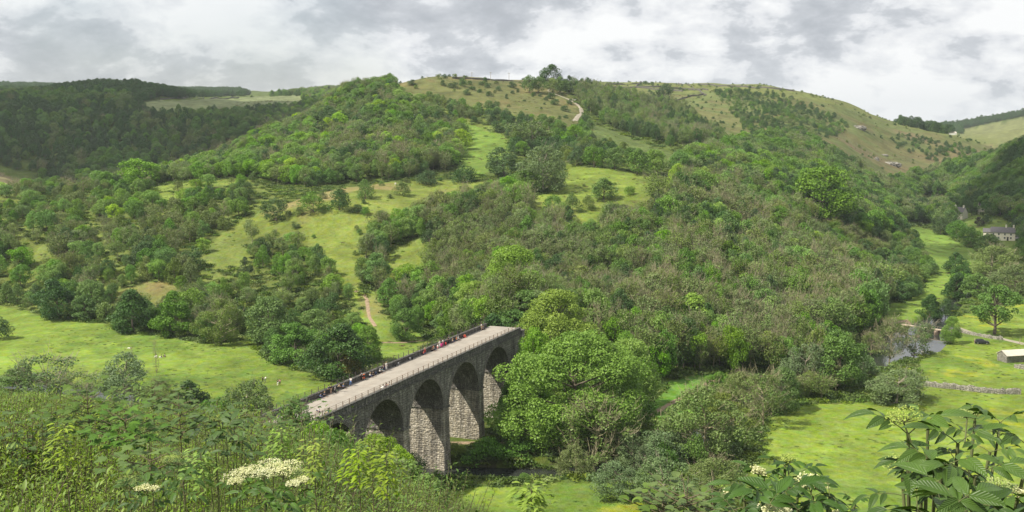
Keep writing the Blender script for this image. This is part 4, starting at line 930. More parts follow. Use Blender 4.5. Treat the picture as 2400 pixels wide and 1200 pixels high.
for step, y0, y1 in ((5.0, 55, 470), (5.4, 470, 900), (7.0, 900, 1500), (11, 1500, 3000)):
    X, Y = candidates(step, -.60 * y1 - 30, .60 * y1 + 30, y0, y1, int(step * 10)); parts.append((X, Y))
X = np.concatenate([p[0] for p in parts]); Y = np.concatenate([p[1] for p in parts])
k = np.abs(X) < .62 * Y + 40; X, Y = X[k], Y[k]
# ground height from the terrain sheet
def gridz(x, y):
    i = _col(np.arctan2(x, y)); r = np.hypot(x, y); j = np.clip(np.searchsorted(RR, r), 1, len(RR) - 1)
    f = (r - RR[j - 1]) / (RR[j] - RR[j - 1]); return GZ[i, j - 1] * (1 - f) + GZ[i, j] * f
Z = gridz(X, Y); U, Vp = project(X, Y, Z)
k = visible(X, Y, Z + 16) & (U > -260) & (U < 2660) & (Z > WATER + .5)
dr = polydist(X, Y, RIV, RIVW); k &= (dr > 1.2)
X, Y, Z, U, Vp = X[k], Y[k], Z[k], U[k], Vp[k]
# keep clear of the viaduct, deck and the trackbed's open end
bx = np.array([(BM.inverted() @ Vector((a, b, 0)))[:2] for a, b in zip(X, Y)])
k = ~((bx[:, 0] > S0 - 10) & (bx[:, 0] < S1 + 3) & (bx[:, 1] > -3.8) & (bx[:, 1] < WD + 3.2)); X, Y, Z, U, Vp = X[k], Y[k], Z[k], U[k], Vp[k]
# keep the sight line to the viaduct clear on the near slope
PL = np.array(PLANTED)
dmin = np.full(len(X), 1e9)
for px_, py_, pr in PLANTED: dmin = np.minimum(dmin, np.hypot(X - px_, Y - py_) - pr * .55)
k = dmin > 1.0; X, Y, Z, U, Vp = X[k], Y[k], Z[k], U[k], Vp[k]
uj = vnoise(X, Y, 12) * 22; vj = vnoise(X + 77, Y, 12) * 12
zone = np.full(len(X), -1); opn = np.zeros(len(X), bool)
ZN = [z[0] for z in ZONES]
sparse = {'hilltop_sparse', 'right_scrub', 'right_scrub_b', 'right_mid_scrub', 'right_sparse', 'bench_sparse', 'field_sparse'}
order = [i for i, z in enumerate(ZONES) if z[0] in ('right_scrub', 'right_scrub_b', 'right_mid_scrub')] + [i for i, z in enumerate(ZONES) if z[0] in ('hilltop_sparse', 'right_sparse', 'bench_sparse', 'field_sparse')]
zv = visible(X, Y, Z + .8)
for i in order: m = (zone < 0) & inpoly(U, Vp, ZONES[i][1]) & zv; zone[m] = i
for kx, P in OPEN.items():
    opn |= inpoly(U, Vp + 2, P) & (zone < 0) & zv
    if kx in ('bench', 'bench_right', 'strip_up', 'hilltop', 'strip_left', 'clearing', 'strip_right', 'path_glade', 'meadow_left', 'strip_valley', 'lane_valley', 'glade', 'plateau_left', 'hamlet', 'upper_field', 'slope_gap', 'slope_gap_b', 'slope_gap_c'): opn |= inpoly(U, Vp - 4.0 / Y * FPX, P) & (zone < 0)
    if kx == 'plateau_left': opn |= inpoly(U, Vp - 9.0 / Y * FPX, P) & (zone < 0)
    if kx == 'hamlet': opn |= inpoly(U, Vp - 8.0 / Y * FPX, P) & (zone < 0)
for i, z in enumerate(ZONES):
    if z[0] in sparse: continue
    m = (zone < 0) & ~opn & inpoly(U + uj * .3, Vp + vj * .3, z[1])
    if z[0] == 'near_slope': m &= (Y < 235)
    else: m &= (Y > 205)
    if z[0] == 'near_slope': pass
    zone[m] = i
zone[(zone >= 0) & opn] = -1
keep = zone >= 0
dens = np.array([z[2] for z in ZONES] + [0])[zone]
clump = .72 + .75 * (vnoise(X, Y, 30) + .5)
keep &= rng.rand(len(X)) < dens * np.where(dens > .55, np.clip(clump, .3, 1.15), clump * 1.0)
# the near bank must not hide the viaduct: limit by line of sight
X, Y, Z, U, Vp, zone = X[keep], Y[keep], Z[keep], U[keep], Vp[keep], zone[keep]
n = len(X); Hh = np.zeros(n); Ww = np.zeros(n); form = np.empty(n, object)
big = vnoise(X + 500, Y, 60)
for i, z in enumerate(ZONES):
    m = np.where(zone == i)[0]
    if not len(m): continue
    lo, hi = z[3]; Hh[m] = rng.uniform(lo, hi, len(m)) * (1 + .35 * big[m]); Ww[m] = Hh[m] * rng.uniform(*z[4], len(m))
    ks = list(z[5]); w = np.array([z[5][q] for q in ks], float)
    # drifts of one kind: bias the draw with a slow noise
    f = np.stack([vnoise(X[m] + 91 * q, Y[m] - 57 * q, 28) for q in range(len(ks))], 1)
    pr = w[None] * np.exp(f * 5.0); pr /= pr.sum(1, keepdims=True); cs = pr.cumsum(1); r = rng.rand(len(m), 1); pick = (r > cs).sum(1)
    for a, b in zip(m, pick):
        kk = ks[min(b, len(ks) - 1)]; form[a] = kk + ('0' if kk in ('broad_yellow', 'grey', 'purple', 'round') else str(rng.randint(3)))
# line-of-sight limit on the near slope (keeps the viaduct and meadow visible, as from the real viewpoint)
LIM_U = [-400, 0, 200, 350, 500, 640, 735, 780, 860, 960, 1010, 1100, 1300, 1700, 1800, 2600]; LIM_V = [915, 920, 935, 950, 962, 968, 962, 985, 1025, 1070, 1120, 1170, 1230, 1260, 1300, 1300]
ns = np.where([ZONES[i][0] == 'near_slope' for i in zone])[0]; dead = np.zeros(n, bool)
for a in ns:
    top = Z[a] + Hh[a]; _, vt = project(X[a], Y[a], top); lim = np.interp(U[a], LIM_U, LIM_V)
    if vt < lim:
        # shorten to stay beneath the line
        dx, dy, dz = ray(U[a], lim); zz = dz / dy * Y[a]; h = zz - Z[a]
        if h < 1.6: dead[a] = True
        else: Ww[a] *= max(h / Hh[a], .5); Hh[a] = h
ok = ~dead; X, Y, Z, U, Vp, zone, Hh, Ww, form = X[ok], Y[ok], Z[ok], U[ok], Vp[ok], zone[ok], Hh[ok], Ww[ok], form[ok]
n = len(X); print('scattered trees', n)
RZ = rng.uniform(0, 6.28, n)
KIND = {'broad_bright': ('broadleaf_tree', 'bright green broadleaf', T), 'broad_mid': ('broadleaf_tree', 'mid green broadleaf', T), 'broad_dark': ('broadleaf_tree', 'dark green broadleaf', T),
        'broad_yellow': ('broadleaf_tree', 'yellow-green broadleaf', T), 'ash': ('ash_tree', 'slender ash tree', T), 'ash_olive': ('ash_tree', 'twiggy olive ash', T),
        'bare': ('bare_tree', 'nearly leafless tree', T), 'bush_dark': ('hawthorn_bush', 'dark thorn bush', B), 'bush_olive': ('hawthorn_bush', 'olive thorn bush', B),
        'bush_mid': ('hawthorn_bush', 'fresh green bush', B), 'grey': ('willow_tree', 'grey-green willow', T)}
base = np.array([f.rstrip('0123456789') for f in form])
kname = np.array([KIND[b][0] for b in base])
seen = visible(X, Y, Z + Hh * .75) & (U > 5) & (U < 2395) & (Vp < 1230)
# rough screen occlusion by nearer crowns is ignored; rank by projected size
size = Hh * Ww / Y ** 2 * seen
single = np.zeros(n, bool)
QUOTA = {'broadleaf_tree': 215, 'ash_tree': 255, 'hawthorn_bush': 235, 'bare_tree': 200, 'willow_tree': 200}
for kn, q in QUOTA.items():
    m = np.where((kname == kn) & (size > 0))[0]; m = m[np.argsort(-size[m])][:q]; single[m] = True
LMA = np.array([(a, b) for a, b, _ in LM]); used = {}
regs = {}
for a in np.where(single)[0]:
    nm, desc, cat = KIND[base[a]]; z = ZONES[zone[a]]
    vc = Vp[a] - Hh[a] / Y[a] * FPX / 2
    d = np.hypot(LMA[:, 0] - U[a], (LMA[:, 1] - vc) * 1.3); j = int(d.argmin()); du, dv = U[a] - LMA[j, 0], vc - LMA[j, 1]
    if d[j] < 230:
        dist = ''
        dirn = ('right of' if du > 0 else 'left of') if abs(du) > abs(dv) * 1.2 else ('below' if dv > 0 else 'above')
        if abs(du) > 25 and abs(dv) > 25 and not (abs(du) > 3 * abs(dv) or abs(dv) > 3 * abs(du)): dirn = ('below' if dv > 0 else 'above') + ' and ' + ('right of' if du > 0 else 'left of')
        lab = '%s, %s%s %s' % (desc, dist, dirn, LM[j][2])
    else: lab = '%s %s' % (desc, z[6])
    sz = Ww[a] / (z[3][0] * z[4][0] + z[3][1] * z[4][1]) * 2
    lab = ('large ' if sz > 1.15 else ('small ' if sz < .85 else '')) + lab
    grp = '%ss %s' % (nm.replace('_', ' ').replace('bush', 'bushe') if 'bush' in nm else nm.replace('_', ' '), z[6])
    grp = used.setdefault(lab, grp)
    plant(form[a], float(X[a]), float(Y[a]), float(Hh[a]), float(Ww[a]), nm, lab, cat, grp, rz=float(RZ[a]), z=float(Z[a]), sink=.2)

def mass(name, label, cat, X, Y, Z, sx, sz, rz, idx, coll, sink=.2, tilt=None):
    """one object that plants the given forms at the given points"""
    me = bpy.data.meshes.new(name); me.vertices.add(len(X)); me.vertices.foreach_set('co', np.stack([X, Y, Z - sink], -1).astype(np.float32).ravel())
    for nm, ty, ar in (('isc', 'FLOAT_VECTOR', np.stack([sx, sx, sz], -1)), ('irot', 'FLOAT_VECTOR', np.stack([rz * 0 if tilt is None else tilt, rz * 0, rz], -1)), ('iidx', 'INT', idx)):
        a = me.attributes.new(nm, ty, 'POINT')
        if ty == 'INT': a.data.foreach_set('value', np.asarray(ar, np.int32))
        else: a.data.foreach_set('vector', np.asarray(ar, np.float32).ravel())
    o = link_mesh(name, me); g = bpy.data.node_groups.new(name + '_planting', 'GeometryNodeTree')
    g.interface.new_socket('Geometry', in_out='INPUT', socket_type='NodeSocketGeometry'); g.interface.new_socket('Geometry', in_out='OUTPUT', socket_type='NodeSocketGeometry')
    t = NT(g); gi = t.new('NodeGroupInput'); go = t.new('NodeGroupOutput'); ip = t.new('GeometryNodeInstanceOnPoints'); ci = t.new('GeometryNodeCollectionInfo')
    ci.inputs['Collection'].default_value = coll; ci.inputs['Separate Children'].default_value = True; ci.inputs['Reset Children'].default_value = True
    ip.inputs['Pick Instance'].default_value = True
    def at(n, ty): a = t.new('GeometryNodeInputNamedAttribute', data_type=ty); a.inputs[0].default_value = n; return a.outputs[0]
    t.link(gi.outputs[0], ip.inputs['Points']); t.link(ci.outputs[0], ip.inputs['Instance']); t.link(at('iidx', 'INT'), ip.inputs['Instance Index'])
    er = t.new('FunctionNodeEulerToRotation'); t.link(at('irot', 'FLOAT_VECTOR'), er.inputs[0]); t.link(er.outputs[0], ip.inputs['Rotation']); t.link(at('isc', 'FLOAT_VECTOR'), ip.inputs['Scale'])
    t.link(ip.outputs[0], go.inputs[0]); md = o.modifiers.new('planting', 'NODES'); md.node_group = g
    tag(o, label, cat, None, 'stuff'); return o
rest = ~single
IDX = np.array([PROTO[f][2] for f in form]); SXY = Ww / np.array([FORMW[f] for f in form])
fz = np.isin(zone, [i for i, z in enumerate(ZONES) if z[0] in ('far_hill',)])
pz = np.isin(zone, [i for i, z in enumerate(ZONES) if z[0] in ('plantation', 'farright_trees')])
rz_ = np.isin(zone, [i for i, z in enumerate(ZONES) if z[0] in ('right_far_wood', 'spur_dark')])
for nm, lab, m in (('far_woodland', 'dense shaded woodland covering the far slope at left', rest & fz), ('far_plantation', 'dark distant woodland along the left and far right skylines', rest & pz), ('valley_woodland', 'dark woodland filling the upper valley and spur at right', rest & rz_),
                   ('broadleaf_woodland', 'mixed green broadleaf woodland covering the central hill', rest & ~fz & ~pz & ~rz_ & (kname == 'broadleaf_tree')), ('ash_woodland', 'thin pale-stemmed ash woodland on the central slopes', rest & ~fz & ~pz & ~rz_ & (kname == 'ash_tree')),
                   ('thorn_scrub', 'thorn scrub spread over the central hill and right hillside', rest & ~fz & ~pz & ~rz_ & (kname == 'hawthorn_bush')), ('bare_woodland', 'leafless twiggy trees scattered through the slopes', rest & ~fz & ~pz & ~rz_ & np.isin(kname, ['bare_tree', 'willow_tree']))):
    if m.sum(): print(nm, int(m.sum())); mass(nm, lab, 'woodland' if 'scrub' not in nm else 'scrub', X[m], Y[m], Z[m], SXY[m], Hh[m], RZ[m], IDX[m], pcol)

# ------------------------------------------------------------------ ground cover: grass tussocks, nettles, bracken
gcol_ = bpy.data.collections.new('tussock_forms'); TUS = []
GM = {'t_green': leaf_mat('tussock_green', (.10, .155, .022), (.19, .26, .04), .2), 't_straw': leaf_mat('tussock_straw', (.13, .12, .04), (.24, .21, .085), .15), 't_dark': leaf_mat('nettles', (.06, .11, .018), (.12, .19, .032), .2), 't_yel': leaf_mat('buttercups', (.12, .20, .02), (.50, .42, .02), .2)}
for i, (k, m) in enumerate(GM.items()):
    r = np.random.RandomState(i + 3); nl = 150; p = r.normal(size=(nl, 3)) * (.42, .42, .10) + (0, 0, .22); N_ = unit(r.normal(size=(nl, 3)) * .8 + (0, 0, .5))
    V, F = leaf_quads(p, N_, .17, r, 1.8); c = np.repeat(r.rand(nl, 1) * np.ones((1, 3)), 4, 0); mm = np_mesh(k, V, F, col=c); mm.materials.append(m)
    gcol_.objects.link(bpy.data.objects.new('a%d_%s' % (i, k), mm))
def tuss(step, x0, x1, y0, y1, seed):
    X, Y = candidates(step, x0, x1, y0, y1, seed); Z = gridz(X, Y); U, V_ = project(X, Y, Z); k = visible(X, Y, Z + .6) & (U > -60) & (U < 2460) & (V_ < 1300) & (polydist(X, Y, RIV, RIVW) > .3)
    return X[k], Y[k], Z[k], U[k], V_[k]
A1 = tuss(2.1, -170, 210, 185, 400, 3); A2 = tuss(3.4, -260, 300, 400, 640, 4); A3 = tuss(6.0, -300, 600, 640, 1350, 5)
X, Y, Z, U, V_ = [np.concatenate([a, b, c]) for a, b, c in zip(A1, A2, A3)]
bx = np.array([(BM.inverted() @ Vector((a, b, 0)))[:2] for a, b in zip(X, Y)])
nb = ~((bx[:, 0] > S0) & (bx[:, 0] < S1 + 3) & (bx[:, 1] > -.6) & (bx[:, 1] < WD + .6))
op = np.zeros(len(X), bool); mead = np.zeros(len(X), bool)
for kx, P in OPEN.items():
    m = inpoly(U, V_, P); op |= m | inpoly(U, V_ - 4.0 / Y * FPX, P)
    if kx in ('meadow_left', 'meadow_right'): mead |= m
r = np.random.RandomState(8); pn = vnoise(X, Y, 18) + .5 * vnoise(X, Y, 5)
pr = np.where(mead, np.clip(.10 + 1.1 * pn, .02, .8), np.where(op, np.clip(.16 + 1.0 * pn, .03, .7), .75))
k = nb & (r.rand(len(X)) < pr) & ~((Y < 235) & (U < 950))
flow = k & (vnoise(X, Y, 14) + .7 * vnoise(X, Y, 3) > .38) & (U > 1000) & mead
ix = np.where(mead, np.where(r.rand(len(X)) < .94, 0, 2), np.where(op, np.where(r.rand(len(X)) < .5, 0, 1), np.where(r.rand(len(X)) < .75, 2, 0)))
ix = np.where(flow, 3, ix); s = r.uniform(.35, .9, len(X)) * np.where(mead, .8, np.where(op, 1.1, 3.0)) * np.where(Y > 640, 1.6, 1); sh = s * np.where(mead, .55, .8)
# keep paths clear
print('tussocks', int(k.sum()))
mass('grass_tussocks', 'rough grass tussocks, nettles and buttercups growing over the slopes and meadows', 'grass', X[k], Y[k], Z[k], s[k], sh[k], r.uniform(0, 6.28, int(k.sum())), ix[k], gcol_, sink=.05)

# ================================================================== FOOTBRIDGE, BUILDINGS, WALLS, POLES, CAR
M_stone = stone_mat('field_stone', (.34, .32, .28), (.50, .48, .42), (.09, .085, .075), .5, .22, .25, (.30, .29, .22))
M_wallc = plain('limewashed_wall', (.62, .58, .48), .9, nz=.12, nscale=1.5); M_slate = plain('slate_roof', (.105, .10, .105), .8, nz=.3, nscale=2)
M_roofp = plain('pale_roof_sheet', (.50, .46, .39), .8, nz=.12, nscale=.8); M_glass = plain('window_glass', (.03, .035, .04), .15, spec=.6)
M_frame = plain('white_paint', (.75, .74, .70), .6); M_wood = plain('weathered_wood', (.33, .27, .20), .85, nz=.25, nscale=3); M_dark = plain('dark_door', (.05, .05, .05), .7)
def gz1(x, y): return float(height(np.array([x]), np.array([y]))[0])
def house(name, label, cat, u, v, L, Wd_, hw, hr, rz, wall, roof, wins=(), doors=(), chim=(), D=None, sink=.6):
    x, y, z = hit(u, v) if D is None else (*[float(q) for q in (ray(u, v)[0] / ray(u, v)[1] * D, D)], 0)
    z = gz1(x, y)
    rt = thing(name, label, cat, (x, y, z), rz)
    mb = MB(); mb.box(-L / 2, L / 2, -Wd_ / 2, Wd_ / 2, -sink - 1.5, hw)
    a = hw
    mb.add([(-L / 2, -Wd_ / 2, a), (-L / 2, Wd_ / 2, a), (-L / 2, 0, a + hr), (L / 2, -Wd_ / 2, a), (L / 2, Wd_ / 2, a), (L / 2, 0, a + hr)], [(0, 2, 1), (3, 4, 5)])
    mb.obj('wall', wall, rt)
    rf = MB(); e = .35; sl = hr / (Wd_ / 2)
    for s in (-1, 1):
        y0, y1 = s * (Wd_ / 2 + e), 0; z0, z1 = a - e * sl + .03, a + hr + .03
        V = [(-L / 2 - .2, y0, z0), (L / 2 + .2, y0, z0), (L / 2 + .2, y1, z1), (-L / 2 - .2, y1, z1)]
        V += [(p[0], p[1], p[2] + .14) for p in V]
        rf.add(V, [(0, 3, 2, 1), (4, 5, 6, 7), (0, 1, 5, 4), (1, 2, 6, 5), (2, 3, 7, 6), (3, 0, 4, 7)])
    ro = rf.obj('roof', roof, rt)
    for cx in chim:
        c = MB(); c.box(cx - .4, cx + .4, -.35, .35, a + hr - .9, a + hr + 1.1); c.box(cx - .5, cx + .5, -.45, .45, a + hr + 1.1, a + hr + 1.25)
        for q in (-.2, .2): c.tube([(cx + q, 0, a + hr + 1.2), (cx + q, 0, a + hr + 1.6)], .11, 8)
        c.obj('chimney', wall, ro)
    for (wx, wz, ww, wh, side) in wins:
        w = MB(); f = MB(); yy = side * Wd_ / 2
        o = side * .03
        f.box(wx - ww / 2 - .08, wx + ww / 2 + .08, min(yy, yy + o), max(yy, yy + o), wz - .08, wz + wh + .08)
        fo = f.obj('window', M_frame, rt)
        w.box(wx - ww / 2, wx - .03, min(yy + o, yy + o * 1.6), max(yy + o, yy + o * 1.6), wz, wz + wh); w.box(wx + .03, wx + ww / 2, min(yy + o, yy + o * 1.6), max(yy + o, yy + o * 1.6), wz, wz + wh)
        w.obj('pane', M_glass, fo)
    for (dx_, dw, dh, side) in doors:
        yy = side * Wd_ / 2; d = MB(); d.box(dx_ - dw / 2, dx_ + dw / 2, min(yy, yy + side * .05), max(yy, yy + side * .05), -.4, dh); d.obj('door', M_dark, rt)
    return rt
house('stone_barn', 'low stone barn with a pale pitched roof at the right edge of the meadow', 'barn', 2374, 846, 7.4, 4.2, 2.1, 1.1, R(14), M_stone, M_roofp, doors=((1.5, 1.3, 1.7, 1),))
house('cottage', 'whitewashed cottage with a dark slate roof and two chimneys in the wooded hamlet', 'cottage', 2350, 562, 13, 6, 4.6, 2.6, R(-24), M_wallc, M_slate, wins=[(q, z, .9, 1.1, -1) for q in (-5, -2.2, 1.0, 4.2) for z in (.9, 2.9)], doors=((2.6, 1.0, 2.0, -1),), chim=(1.5, 5.4))
house('cottage_annex', 'lower slate-roofed outbuilding against the left end of the white cottage', 'outbuilding', 2318, 553, 6.5, 5, 2.6, 1.8, R(-24), M_wallc, M_slate, wins=((-1, 1, .8, .9, -1),))
house('stone_house', 'cream walled house with a broad dark roof above the white cottage', 'house', 2307, 524, 8.5, 6, 4.4, 2.4, R(-8), M_wallc, M_slate, wins=((2.4, 1.2, .9, 1.2, -1), (-2.2, 1.2, .9, 1.2, -1)), doors=((3.6, 1, 2, -1),), D=742)
house('gabled_house', 'pale gabled house with tall chimneys half hidden by trees at the left of the hamlet', 'house', 2248, 524, 8, 6, 4.6, 3.4, R(-55), M_wallc, M_slate, chim=(-3.2, 2.8), D=738)
house('farm_building', 'long pale farm building on the distant right skyline', 'farm building', 2212, 322, 45, 14, 4, 3, R(-5), M_frame, M_roofp, D=2250)
# yard wall and gate pillars beside the barn
def wall_line(name, label, uv, h, w, mat, step=1.2, pts=None, cat='wall', group=None, rough=.12):
    C = np.array([hit(u, v)[:2] for u, v in uv]) if pts is None else np.array(pts, float); Q = []
    for i in range(len(C) - 1):
        n = max(1, int(np.hypot(*(C[i + 1] - C[i])) / step))
        for k in range(n): Q.append(C[i] + (C[i + 1] - C[i]) * k / n)
    Q.append(C[-1]); Q = np.array(Q); 
    if len(Q) > 4:
        for _ in range(2): Q[1:-1] = (Q[:-2] + 2 * Q[1:-1] + Q[2:]) / 4
    d = np.gradient(Q, axis=0); d /= np.linalg.norm(d, axis=1)[:, None] + 1e-9; n = np.stack([-d[:, 1], d[:, 0]], -1)
    r = np.random.RandomState(len(Q)); z = height(Q[:, 0], Q[:, 1]); hh = h * (1 + r.uniform(-rough, rough, len(Q))); k = len(Q)
    jit = r.uniform(-.06, .06, (k, 2)) * w
    rows = [np.c_[Q + n * w / 2 + jit, z - .4], np.c_[Q + n * w * .4 + jit, z + hh * .75], np.c_[Q + n * w * .22 + jit, z + hh], np.c_[Q - n * w * .22 + jit, z + hh * (1 + r.uniform(-.05, .05, k))], np.c_[Q - n * w * .4 + jit, z + hh * .75], np.c_[Q - n * w / 2 + jit, z - .4]]
    o0 = Q.mean(0); V = np.vstack(rows); V[:, :2] -= o0; zz = z.mean(); V[:, 2] -= zz
    F = [(a * k + i, a * k + i + 1, (a + 1) * k + i + 1, (a + 1) * k + i) for a in range(5) for i in range(k - 1)] + [tuple(a * k for a in range(6)), tuple(a * k + k - 1 for a in range(6))[::-1]]
    me = np_mesh(name, V, F); o = link_mesh(name, me, None, [mat]); o.location = (*o0, zz); tag(o, label, cat, group); return o
M_dry = stone_mat('dry_stone', (.42, .40, .34), (.62, .59, .50), (.07, .07, .06), .5, .2, .3, (.34, .33, .24)); M_dry2 = plain('dark_dry_stone', (.11, .105, .09), .95, nz=.3, nscale=1)
wall_line('dry_stone_wall', 'grey dry-stone wall crossing the right meadow below the parked car', [(2165, 904), (2205, 909), (2250, 913), (2300, 920), (2350, 923), (2392, 924)], 1.35, .9, M_dry, .7, rough=.2)
wall_line('dry_stone_wall', 'short stone yard wall with rough top beside the barn', [(2378, 862), (2400, 866), (2440, 872)], 1.3, .6, M_dry, .7, rough=.25)
wall_line('dry_stone_wall', 'broken low stone wall beside the track right of the footbridge', [(2235, 778), (2262, 782), (2290, 787), (2318, 793), (2350, 797)], 1.0, .7, M_dry, .8, rough=.35)
for i, (uv, l) in enumerate(((([(1344, 199), (1420, 198), (1500, 197), (1590, 196)]), 'dark field wall along the plateau skyline'), ([(1343, 204), (1400, 203), (1470, 206), (1530, 209), (1600, 214)], 'second field wall down from the plateau skyline'),
                             ([(1375, 208), (1440, 213), (1500, 224), (1560, 231)], 'field wall slanting down across the plateau pasture left of the solitary tree'), ([(1460, 207), (1530, 205), (1600, 208), (1660, 212)], 'field wall running right above the solitary plateau tree'),
                             ([(1490, 224), (1530, 234), (1600, 232), (1650, 222)], 'lowest field wall curving below the solitary plateau tree'), ([(1640, 199), (1720, 203), (1800, 208), (1862, 215)], 'wall running along the crest of the right hill'),
                             ([(1500, 197), (1490, 206)], 'short cross wall joining the two upper plateau walls'), ([(1590, 197), (1640, 214), (1655, 224)], 'wall dropping down the right side of the plateau fields'),
                             ([(375, 234), (430, 233), (500, 231), (560, 229)], 'field boundary wall in the pale field at the far left'))):
    wall_line('field_wall', l, uv, 1.6, .9, M_dry2, 6, cat='field wall', rough=.1)
wall_line('field_wall', 'low boundary wall along the edge of the hilltop pasture skyline', [(1060, 184), (1110, 187), (1180, 190), (1240, 194)], 1.2, .9, M_dry2, 5, cat='field wall')
# bare limestone
def crag(label, u, v, wpx, hpx, seed, D=None):
    x, y, z = hit(u, v); r = np.random.RandomState(seed); w = wpx * y / FPX; h = hpx * y / FPX
    bm = bmesh.new(); bmesh.ops.create_icosphere(bm, subdivisions=4, radius=1)
    for q in bm.verts:
        p = np.array(q.co); n = sum(abs(math.sin(p @ (a * 3.1) + s)) * .16 for a, s in zip(r.normal(size=(5, 3)), r.rand(5) * 6)); st = round((p[2] + .1) * 5) / 5 - p[2]
        q.co = Vector((p[0] * (1 + n) * w / 2, p[1] * (.7 + n) * w / 3, (p[2] + st * .5) * (1 + n * .6) * h * .45))
    me = bpy.data.meshes.new('limestone_crag'); bm.to_mesh(me); bm.free(); me.materials.append(M_crag); o = link_mesh('limestone_crag', me); o.location = (x, y, z - h * .12); o.rotation_euler = (0, 0, r.uniform(-.3, .3)); tag(o, label, 'rock outcrop')
M_crag = plain('limestone', (.23, .22, .19), .95, nz=.45, nscale=.9)
for i, a in enumerate((('long bare limestone crag on the far right flank above the trees', 2088, 388, 34, 14), ('narrow upright limestone outcrop left of the long crag', 2055, 378, 8, 16), ('grey rocky patch high on the brown right-hand flank', 2012, 300, 26, 12),
                       ('pale quarry face below the plantation at far left', 105, 240, 70, 12), ('small pale outcrop at the far left edge under the plantation', 25, 240, 30, 12), ('brownish rock band low on the far right flank', 2262, 404, 46, 7), ('small limestone outcrop above the long crag', 2072, 366, 14, 6))): crag(*a, 30 + i)
# telegraph poles on the hilltop
pole0 = None
for u, vb, vt, l in ((1106, 190, 172, 'leftmost of the three telegraph poles on the hilltop skyline'), (1150, 192, 172, 'middle one of the three telegraph poles on the hilltop skyline'), (1193, 194, 173, 'rightmost of the three telegraph poles on the hilltop skyline')):
    x, y, z = hit(u, vb); h = (vb - vt + 2) * y / FPX
    if pole0 is None:
        pole0 = thing('telegraph_pole', l, 'pole', (x, y, z), .2, 'telegraph poles on the hilltop'); m = MB(); m.tube([(0, 0, -.5), (0, 0, 1)], [.022, .016], 8); m.obj('pole', M_wood, pole0)
        m = MB(); m.box(-.13, .13, -.01, .01, .93, .955); ca = m.obj('crossarm', M_wood, pole0)
        for q in (-.11, 0, .11): m = MB(); m.tube([(q, 0, .955), (q, 0, .985)], .009, 6); m.obj('insulator', M_frame, ca)
        pole0.scale = (h,) * 3
    else: c = copy_tree(pole0); c.location = (x, y, z); c['label'] = l; c.scale = (h,) * 3
# clapper footbridge over the pool
p0 = np.array(W2(2120, 762, WATER + 1.6)); p1 = np.array(W2(2245, 780, WATER + 1.6)); dv_ = p1 - p0; Lb = float(np.hypot(*dv_)); an = math.atan2(dv_[1], dv_[0])
fb = thing('footbridge', 'narrow stone slab footbridge on square piers across the pool', 'footbridge', (p0[0], p0[1], WATER), an)
M_slab = plain('bridge_slab', (.44, .37, .28), .9, nz=.2, nscale=1.5); M_prs = stone_mat('bridge_pier_stone', (.32, .24, .18), (.44, .35, .27), (.12, .10, .08), .6, .3, .3, (.38, .28, .2))
for a, b_ in ((-1, .30 * Lb), (.30 * Lb + .02, .62 * Lb), (.62 * Lb + .02, Lb + 1)):
    m = MB(); m.box(a, b_, -.62, .62, 1.62, 1.86); m.obj('deck_slab', M_slab, fb)
for q in (.02, .30, .62, .97):
    m = MB(); m.box(q * Lb - .65, q * Lb + .65, -.85, .85, -1.2, 1.615); m.add([(q * Lb - .65, -.851, -1.2), (q * Lb + .65, -.851, -1.2), (q * Lb, -1.7, -1.2), (q * Lb - .65, -.851, 1.3), (q * Lb + .65, -.851, 1.3), (q * Lb, -1.7, .9)], [(0, 2, 1), (3, 4, 5), (0, 3, 5, 2), (1, 2, 5, 4)]); m.obj('pier', M_prs, fb)
for sgn in (-.56,):
    for z in (2.75,): m = MB(); m.tube([(-1, sgn, z), (Lb + 1, sgn, z)], .035, 6); m.obj('handrail', M_wood, fb)
    for i in range(9): m = MB(); m.tube([(-1 + i * (Lb + 2) / 8, sgn, 1.86), (-1 + i * (Lb + 2) / 8, sgn, 2.78)], .04, 6); m.obj('post', M_wood, fb)
m = MB(); m.box(.1, .5, .4, .8, 1.86, 3.4); m.obj('end_pillar', M_prs, fb)
# rocks in the pool
for i, (u, v, s) in enumerate(((2168, 792, 1.0), (2172, 789, .6), (2163, 826, .8), (2140, 832, .5))):
    x, y = W2(u, v, WATER); bm = bmesh.new(); bmesh.ops.create_icosphere(bm, subdivisions=2, radius=s * .8)
    for q in bm.verts: q.co.z *= .45; q.co *= 1 + .25 * math.sin(q.co.x * 5 + i) * math.cos(q.co.y * 4)
    me = bpy.data.meshes.new('river_rock'); bm.to_mesh(me); bm.free(); me.materials.append(M_crag); o = link_mesh('river_rock', me); o.location = (x, y, WATER + .12); tag(o, ('largest flat rock breaking the pool surface', 'small rock touching the largest rock in the pool', 'pale rock near the lower bank of the pool', 'tiny rock closest to the saplings in the pool')[i], 'rock')
# posts
for u, v, h, l in ((1549, 975, 1.7, 'lone wooden post beside the riverside path'), (2284, 805, 1.8, 'wooden gate post at the back of the parked car'), (2390, 806, 1.6, 'wooden post beside the barn track')):
    x, y, z = hit(u, v); m = MB(); m.tube([(0, 0, -.3), (0, 0, h)], [.1, .09], 7); o = m.obj('wooden_post', M_wood); o.location = (x, y, z); tag(o, l, 'post')
